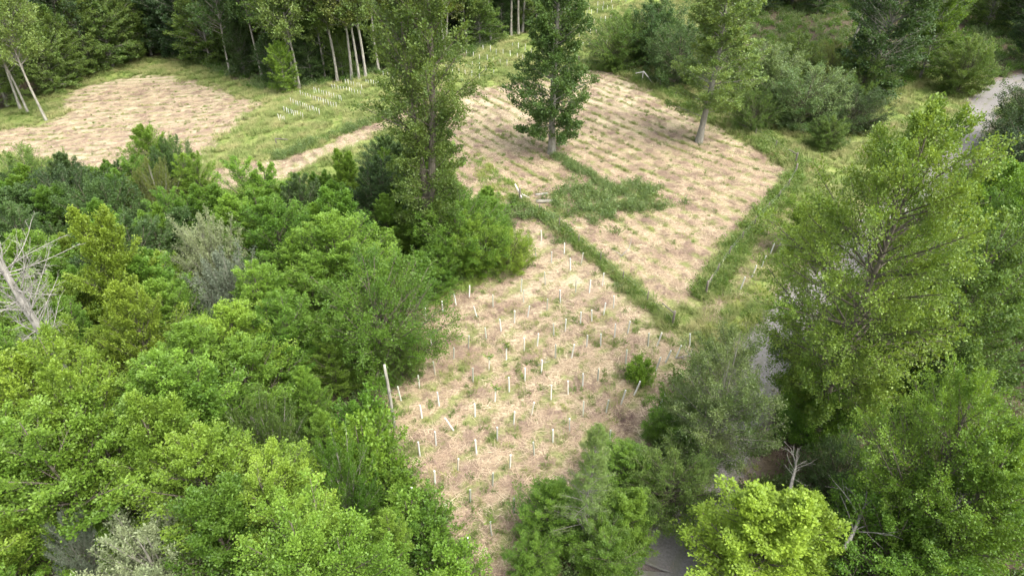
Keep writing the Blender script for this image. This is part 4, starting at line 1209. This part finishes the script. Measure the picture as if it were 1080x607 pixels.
# a bleached dead top lying through the gap at lower right, and two more fallen limbs
def fallen(px, py, h, seed, R, lab, tiltx, rz):
    r = np.random.default_rng(seed)
    x, y = at(px, py, h)
    n = 16
    t = np.linspace(0, 1, 10)
    off = np.stack([t * R, 0.25 * np.sin(t * 4 + seed), 0.2 * np.sin(t * 5) + t * 0.5], -1)
    e = link('fallen_branch', None, None, (x, y, float(terrain(x, y)) + h))
    e.rotation_euler = (tiltx, 0, rz)
    v, q_ = polytube(off, 0.085 * (1 - t) + 0.018, 6)
    link('limb', make_mesh('limb', v, q_, None, [BARK['dead']], None, True), e)
    th = r.uniform(0.15, 1, n); o = np.stack([np.interp(th, t, off[:, i]) for i in range(3)], -1)
    az = r.uniform(-1.2, 1.2, n) + np.where(r.uniform(size=n) < 0.5, 0.4, -0.4); el = r.uniform(-0.3, 0.9, n)
    d = np.stack([np.cos(az) * np.cos(el), np.sin(az) * np.cos(el), np.sin(el)], -1)
    L = R * 0.35 * r.uniform(0.4, 1.2, n); bd = r.normal(0, 0.15, (n, 3)); w = 0.012 + L * 0.012
    br = [tubes(o, d, L, bd, w, w * 0.4, 4, 4)]
    p2 = kids(r, (o, d, L, bd), 4, 0.3, 1, 0.7, 0.3, 0.3, 0.5, 0.5, 0.05, 0.15); w2 = 0.008 + p2[2] * 0.006; br.append(tubes(*p2, w2, w2 * 0.5, 2, 3))
    bv, bq = merge(br)
    link('twigs', make_mesh('twigs', bv, bq, None, [BARK['dead']], None, True), e)
    tag(e, lab, 'branch')


fallen(885, 575, 4.4, 5, 5.5, 'long bleached dead limb in the gap left of the bright corner tree', 0.1, 0.75)
fallen(838, 520, 3.0, 8, 3.0, 'bleached twiggy branch among purple twigs beside the bottom lime tree', 0.2, 1.4)
fallen(985, 545, 7.0, 11, 4.0, 'pale bare limb poking from the bright corner tree', 0.2, 0.5)


# ------------------------------------------------------------------ ground cover (uncountable growth), instanced
def blades(seed, n, R, h0, h1, w, lie=0.0, k=3):
    r = np.random.default_rng(seed)
    a = r.uniform(0, 6.28, n); rr = R * np.sqrt(r.uniform(0, 1, n))
    o = np.stack([rr * np.cos(a), rr * np.sin(a), np.full(n, -0.02)], -1)
    az = r.uniform(0, 6.28, n); el = r.uniform(0.75, 1.5, n) * (1 - lie) + lie * r.uniform(-0.02, 0.30, n)
    d = np.stack([np.cos(az) * np.cos(el), np.sin(az) * np.cos(el), np.sin(el)], -1)
    L = r.uniform(h0, h1, n)
    if lie: o[:, 2] = r.uniform(0.01, 0.09, n)
    side = unit(np.cross(d, UP) + 1e-5)
    mid = o + d * (L * 0.55)[:, None]
    tip = o + d * L[:, None] + np.stack([np.cos(az), np.sin(az), -0.6 + 0 * az], -1) * (L * 0.22 * (1 - lie))[:, None]
    W = (w * r.uniform(0.6, 1.3, n))[:, None]
    v = np.stack([o - side * W, o + side * W, mid + side * W * 0.8, mid - side * W * 0.8, tip + side * W * 0.2, tip - side * W * 0.2], 1).reshape(-1, 3)
    b = np.arange(n)[:, None] * 6
    q_ = np.concatenate([b + np.array([[0, 1, 2, 3]]), b + np.array([[3, 2, 4, 5]])])
    u = r.uniform(0, 1, n)
    return v, q_, np.concatenate([u, u])


def leafy(seed, R, h, n, leaf, aspect=0.65):
    r = np.random.default_rng(seed)
    o = np.zeros((n, 3)); a = r.uniform(0, 6.28, n); rr = R * 0.5 * np.sqrt(r.uniform(0, 1, n)); o[:, 0] = rr * np.cos(a); o[:, 1] = rr * np.sin(a)
    el = r.uniform(0.5, 1.5, n); az = r.uniform(0, 6.28, n)
    d = np.stack([np.cos(az) * np.cos(el), np.sin(az) * np.cos(el), np.sin(el)], -1)
    return leaves(r, (o, d, h * r.uniform(0.6, 1.2, n), np.zeros((n, 3)) - UP * 0.12 + r.normal(0, 0.1, (n, 3))), 9, leaf, aspect, 0.45, 0.03)


def template(name, arrs, mat):
    v, q_, a = arrs
    me = make_mesh(name, v, q_, None, [mat], {'v': ('FACE', a)})
    return bpy.data.objects.new(name, me)


M_STRAW = blade_mat('straw_blades', (0.30, 0.215, 0.130), (0.60, 0.505, 0.345), (0.33, 0.235, 0.160), 0.15)
M_BRACK = blade_mat('dead_bracken_blades', (0.15, 0.100, 0.070), (0.36, 0.265, 0.185), (0.21, 0.142, 0.108), 0.15)
M_GRASS = blade_mat('grass_blades', (0.095, 0.150, 0.030), (0.21, 0.260, 0.064), (0.31, 0.300, 0.120), 0.3)
M_LUSH = blade_mat('lush_grass_blades', (0.090, 0.160, 0.020), (0.19, 0.270, 0.042), (0.25, 0.275, 0.055), 0.3)


def scatter(name, label, pts, rotz, scl, tmpl):
    """one object: tufts of one or more kinds set at the points by geometry nodes"""
    pts = np.asarray(pts, np.float32)
    n = len(pts)
    me = bpy.data.meshes.new(name)
    me.vertices.add(n); me.vertices.foreach_set('co', pts.ravel())
    rv = np.zeros((n, 3), np.float32); rv[:, 2] = rotz; rv[:, 0] = rng.normal(0, 0.08, n)
    a = me.attributes.new('rot', 'FLOAT_VECTOR', 'POINT'); a.data.foreach_set('vector', rv.ravel())
    a = me.attributes.new('sc', 'FLOAT', 'POINT'); a.data.foreach_set('value', np.asarray(scl, np.float32))
    a = me.attributes.new('ix', 'INT', 'POINT'); a.data.foreach_set('value', rng.integers(0, len(tmpl), n).astype(np.int32))
    o = link(name, me)
    ng = bpy.data.node_groups.new(name, 'GeometryNodeTree')
    ng.interface.new_socket('Geometry', in_out='INPUT', socket_type='NodeSocketGeometry')
    ng.interface.new_socket('Geometry', in_out='OUTPUT', socket_type='NodeSocketGeometry')
    gi = ng.nodes.new('NodeGroupInput'); gout = ng.nodes.new('NodeGroupOutput')
    iop = ng.nodes.new('GeometryNodeInstanceOnPoints')
    jn = ng.nodes.new('GeometryNodeJoinGeometry')
    for t in tmpl[::-1]:
        oi = ng.nodes.new('GeometryNodeObjectInfo'); oi.inputs['Object'].default_value = t
        oi.inputs['As Instance'].default_value = False
        g2 = ng.nodes.new('GeometryNodeGeometryToInstance')
        ng.links.new(oi.outputs['Geometry'], g2.inputs[0]); ng.links.new(g2.outputs[0], jn.inputs[0])
    def attr(nm, ty):
        q1 = ng.nodes.new('GeometryNodeInputNamedAttribute'); q1.data_type = ty; q1.inputs[0].default_value = nm
        return q1.outputs[0]
    ng.links.new(gi.outputs[0], iop.inputs['Points']); ng.links.new(jn.outputs[0], iop.inputs['Instance'])
    iop.inputs['Pick Instance'].default_value = True
    ng.links.new(attr('ix', 'INT'), iop.inputs['Instance Index'])
    ng.links.new(attr('rot', 'FLOAT_VECTOR'), iop.inputs['Rotation'])
    ng.links.new(attr('sc', 'FLOAT'), iop.inputs['Scale'])
    ng.links.new(iop.outputs[0], gout.inputs[0])
    md = o.modifiers.new('tufts', 'NODES'); md.node_group = ng
    tag(o, label, None, None, 'stuff')
    return o


def sample(density, x0, x1, y0, y1, fn, cull=True):
    n = int(density * (x1 - x0) * (y1 - y0))
    x = rng.uniform(x0, x1, n); y = rng.uniform(y0, y1, n)
    if cull:
        px, py = project(x, y, terrain(x, y))
        k = (px > -90) & (px < 1170) & (py > -70) & (py < 690); x = x[k]; y = y[k]
    keep = rng.uniform(0, 1, len(x)) < fn(x, y)
    x = x[keep]; y = y[keep]
    return np.stack([x, y, terrain(x, y)], -1)


def put(name, label, pts, tmpl, s0=0.7, s1=1.3):
    n = len(pts)
    return scatter(name, label, pts, rng.uniform(0, 6.28, n), rng.uniform(s0, s1, n), tmpl)


STRAW_T = [template('straw_tuft', blades(i, 46, 0.55, 0.25, 0.7, 0.011, lie=1.0), M_STRAW) for i in range(3)] + [template('bracken_tuft', blades(40 + i, 46, 0.5, 0.2, 0.6, 0.013, lie=0.9), M_BRACK) for i in range(2)]
GRASS_T = [template('grass_tuft', blades(10 + i, 46, 0.35, 0.25, 0.65, 0.013), M_GRASS) for i in range(3)]
LUSH_T = [template('lush_tuft', blades(20 + i, 46, 0.30, 0.18, 0.42, 0.014), M_LUSH) for i in range(2)]
WEED_T = [template('weed_clump', leafy(30 + i, 0.5, 0.55, 16, 0.10), LEAF['weed']) for i in range(3)]
BRAM_T = [template('bramble_clump', leafy(50 + i, 0.9, 0.95, 22, 0.12, 0.75), LEAF['bramble']) for i in range(3)]
FERN_T = [template('fern_clump', leafy(60 + i, 0.8, 0.7, 18, 0.15, 0.5), LEAF['fresh']) for i in range(2)]
RUST_T = [template('withered_twigs', leafy(70, 0.7, 0.6, 24, 0.07, 0.35), LEAF['rust'])]


def f_straw(x, y):
    s, g, gr, b, r = masks(x, y)
    return s * (1 - gr) * (0.55 + 0.45 * np.cos(2 * np.pi * r)) * np.where(fbm(x / 3, y / 3, 44, 3) > 0.42, 1, 0.45)


put('straw_litter', 'loose tan straw and cut bracken spread over the fields', sample(3.2, -80, 45, 15, 125, f_straw), STRAW_T)


def f_grass(x, y):
    s, g, gr, b, r = masks(x, y)
    return g * (1 - s) * (1 - gr) * smooth01(fbm(x / 2.5, y / 2.5, 51, 3), 0.25, 0.55)


put('long_grass', 'long green and buff grass on the banks and verges', sample(4.2, -85, 75, 30, 175, f_grass), GRASS_T, 0.7, 1.5)


def f_low(x, y):     # green growth coming up between the rows of the fields
    s, g, gr, b, r = masks(x, y)
    up = 0.35 * np.array(inside(UPPER, x, y)) * smooth01(-np.cos(2 * np.pi * r), 0.35, 0.9) * smooth01(fbm(x / 5, y / 5, 61, 3), 0.36, 0.52) * np.interp(y + 0.6 * (20 - x), [52, 66, 84], [0.12, 0.45, 0.95])
    lo = np.array(inside(LOWER, x, y)) * smooth01(fbm(x / 1.6, y / 1.6, 62, 3), 0.46, 0.62) * np.interp(y, [22, 36, 50], [1.0, 0.8, 0.4])
    lf = np.array(inside(LEFTF, x, y)) * smooth01(-np.cos(2 * np.pi * r), 0.3, 0.9) * 0.06
    rs = np.array(inside(ROADSIDE, x, y)) * 0.4
    return np.maximum.reduce([up, lo, lf, rs]) * (1 - gr)


def f_rows(x, y):    # green lines along the planting rows of the upper and the left field
    s, g, gr, b, r = masks(x, y)
    ln_ = smooth01(-np.cos(2 * np.pi * r), 0.72, 0.97)
    k = np.floor(r); brk = hash_noise(k * 7.3, (0.6 * x - 0.8 * y) / 5.0, 88)
    up = np.array(inside(UPPER, x, y)) * smooth01(brk, 0.42, 0.62) * np.interp(y + 0.6 * (20 - x), [52, 64, 80], [0.10, 0.5, 1.0])
    lf = np.array(inside(LEFTF, x, y)) * smooth01(hash_noise(k * 5.1, x / 6.0, 89), 0.5, 0.8) * 0.55
    return ln_ * np.maximum(up, lf)


put('row_growth', 'thin green lines of grass along the planting rows', sample(11, -80, 36, 44, 125, f_rows), LUSH_T + GRASS_T, 0.35, 0.8)
put('grass_growth', 'green grass coming up through the straw', sample(3.6, -80, 45, 15, 125, f_low), LUSH_T + GRASS_T, 0.4, 0.95)


FEET = [(ox, oy, 1.6), (fx, fy, 1.4), (tx, ty, 2.0)]


def f_weed(x, y):
    s, g, gr, b, r = masks(x, y)
    ins = np.maximum.reduce([inside(UPPER, x, y) * 0.6, inside(LOWER, x, y) * np.interp(y, [22, 36, 50], [3.0, 2.2, 1.2]), inside(LEFTF, x, y) * 0.35, inside(ROADSIDE, x, y) * 1.0])
    return ins * (0.05 + 0.6 * smooth01(fbm(x / 1.3, y / 1.3, 71, 3), 0.56, 0.70)) + g * (1 - s) * (1 - gr) * 0.22 + sum((np.hypot(x - a, y - b) < c) * 1.0 for a, b, c in FEET)


put('field_weeds', 'scattered leafy weeds in the fields and banks', sample(1.6, -85, 60, 15, 140, f_weed), WEED_T, 0.3, 0.8)
hl = [tuple(p) for p in smooth_line(HEDGE, 6)]
put('fence_line_growth', 'band of rank grass and weeds along the dividing fence', sample(14, -3, 16, 38, 68, lambda x, y: (pdist(hl, x, y, False) < 0.50 + 0.35 * (fbm(x, y, 4, 2) - 0.5)) * 1.0), GRASS_T + WEED_T, 0.75, 1.35)
h2 = [tuple(p) for p in smooth_line(FENCE2, 6)]
put('verge_weeds', 'strip of tall weeds along the fence beside the road verge', sample(11, 12, 36, 42, 74, lambda x, y: (pdist(h2, x, y, False) < 0.95) * 1.0), WEED_T + GRASS_T, 0.8, 1.7)
h3 = [tuple(p) for p in smooth_line(FENCE3, 6)]
put('edge_growth', 'tall grass and weeds along the top edge of the upper field', sample(9, 5, 45, 66, 112, lambda x, y: (pdist(h3, x, y, False) < 1.7) * 1.0), GRASS_T + WEED_T + GRASS_T, 0.9, 1.7)
bk = [tuple(p) for p in smooth_line(P((296, 166), (330, 152), (365, 139), (400, 126), (438, 108)), 6)]
put('track_side_growth', 'dark green strip of weeds between the grass bank and the track', sample(8, -40, -8, 66, 100, lambda x, y: (pdist(bk, x, y, False) < 0.9 + 0.8 * (fbm(x, y, 4, 2) - 0.5)) * 1.0), WEED_T + GRASS_T + BRAM_T, 0.6, 1.2)
BR = P((570, 208), (590, 194), (612, 196), (636, 200), (660, 195), (700, 204), (716, 212), (690, 222), (668, 230), (640, 236), (610, 234), (590, 230))
put('bramble_patch', 'low grey-green bramble thicket in the middle of the upper field', sample(6, 0, 25, 52, 74, lambda x, y: smooth01(sdf(BR, x, y) + (fbm(x / 1.6, y / 1.6, 5, 3) - 0.5) * 6, -0.8, 2.6)) * (0.35 + 0.65 * (fbm(x / 0.9, y / 0.9, 8, 2) > 0.42)), BRAM_T + BRAM_T + WEED_T + GRASS_T, 0.45, 1.3)
BL = [tuple(p) for p in smooth_line(P((588, 166), (610, 180), (632, 193), (650, 203)), 6)]
put('bramble_line', 'line of green brambles running from the oak to the bramble patch', sample(8, 2, 16, 60, 78, lambda x, y: (pdist(BL, x, y, False) < 0.7) * 1.0), BRAM_T, 0.5, 0.9)


def f_under(x, y):
    s, g, gr, b, r = masks(x, y)
    return (1 - g) * (1 - s) * (1 - gr) * 0.9


put('undergrowth', 'ferns and brambles covering the woodland floor', sample(1.1, -70, 115, 10, 150, f_under), FERN_T + BRAM_T, 0.7, 1.4)
put('road_edge_grass', 'grass and litter creeping over the edges of the gravel road', sample(3.0, 0, 75, 14, 110, lambda x, y: (lambda d: ((d > ROAD_W - 0.5) & (d < ROAD_W + 0.7)) * smooth01(fbm(x / 1.2, y / 1.2, 90, 3), 0.4, 0.6) + (d < 0.25) * 0.25 * (fbm(x / 2, y / 2, 91, 2) > 0.5))(road_dist(x, y))), GRASS_T + LUSH_T + STRAW_T[3:], 0.35, 0.9)
put('mossy_grass', 'yellow-green grass below the hedge end and spreading bush', np.concatenate([sample(7, 8, 24, 34, 50, lambda x, y: (sdf(P((742, 345), (800, 300), (820, 320), (770, 372), (742, 420), (728, 385)), x, y) > 0) * 0.9),
    sample(7, -9, 0, 41, 50, lambda x, y: (sdf(P((436, 330), (470, 300), (520, 285), (528, 292), (490, 308), (455, 332)), x, y) > 0) * 0.9),
    sample(7, -9, 4, 60, 76, lambda x, y: (sdf(P((500, 160), (545, 195), (560, 205), (530, 215), (500, 200)), x, y) > 0) * 0.5)]), LUSH_T, 0.8, 1.5)
put('brush_pile', 'heap of withered purple-brown brush by the clearing edge', np.concatenate([sample(7, 5, 12, 28, 40, lambda x, y: (sdf(P((646, 438), (660, 430), (674, 444), (662, 458), (650, 452)), x, y) > 0) * 1.0),
    sample(6, 5, 16, 32, 46, lambda x, y: (sdf(P((655, 392), (668, 396), (672, 408), (658, 404)), x, y) > 0) * 1.0), sample(5, -6, 5, 16, 26, lambda x, y: (sdf(P((500, 600), (560, 597), (560, 640), (500, 640)), x, y) > 0) * 0.8),
    sample(5, 8, 20, 20, 34, lambda x, y: (sdf(P((820, 480), (840, 470), (850, 520), (830, 540)), x, y) > 0) * 0.9)]), RUST_T, 0.6, 1.1)

# ------------------------------------------------------------------ labels: tell look-alikes apart by their order in the picture
by = {}
for o in C.objects:
    if o.parent is None and 'category' in o and 'label' in o:
        by.setdefault(o['label'], []).append(o)
for lab, os_ in by.items():
    if len(os_) < 2 or 'deep in the far wood' in lab or 'beyond the right edge' in lab: continue
    if len(os_) > 20: continue
    os_.sort(key=lambda o: project(o.location.x, o.location.y, o.location.z + (4 if 'tree' == o['category'] else 0.6))[0])
    for k, o in enumerate(os_):
        o['label'] = (('leftmost ' if k == 0 else 'rightmost ' if k == len(os_) - 1 else ORD[k] + ' from left: ') + lab)
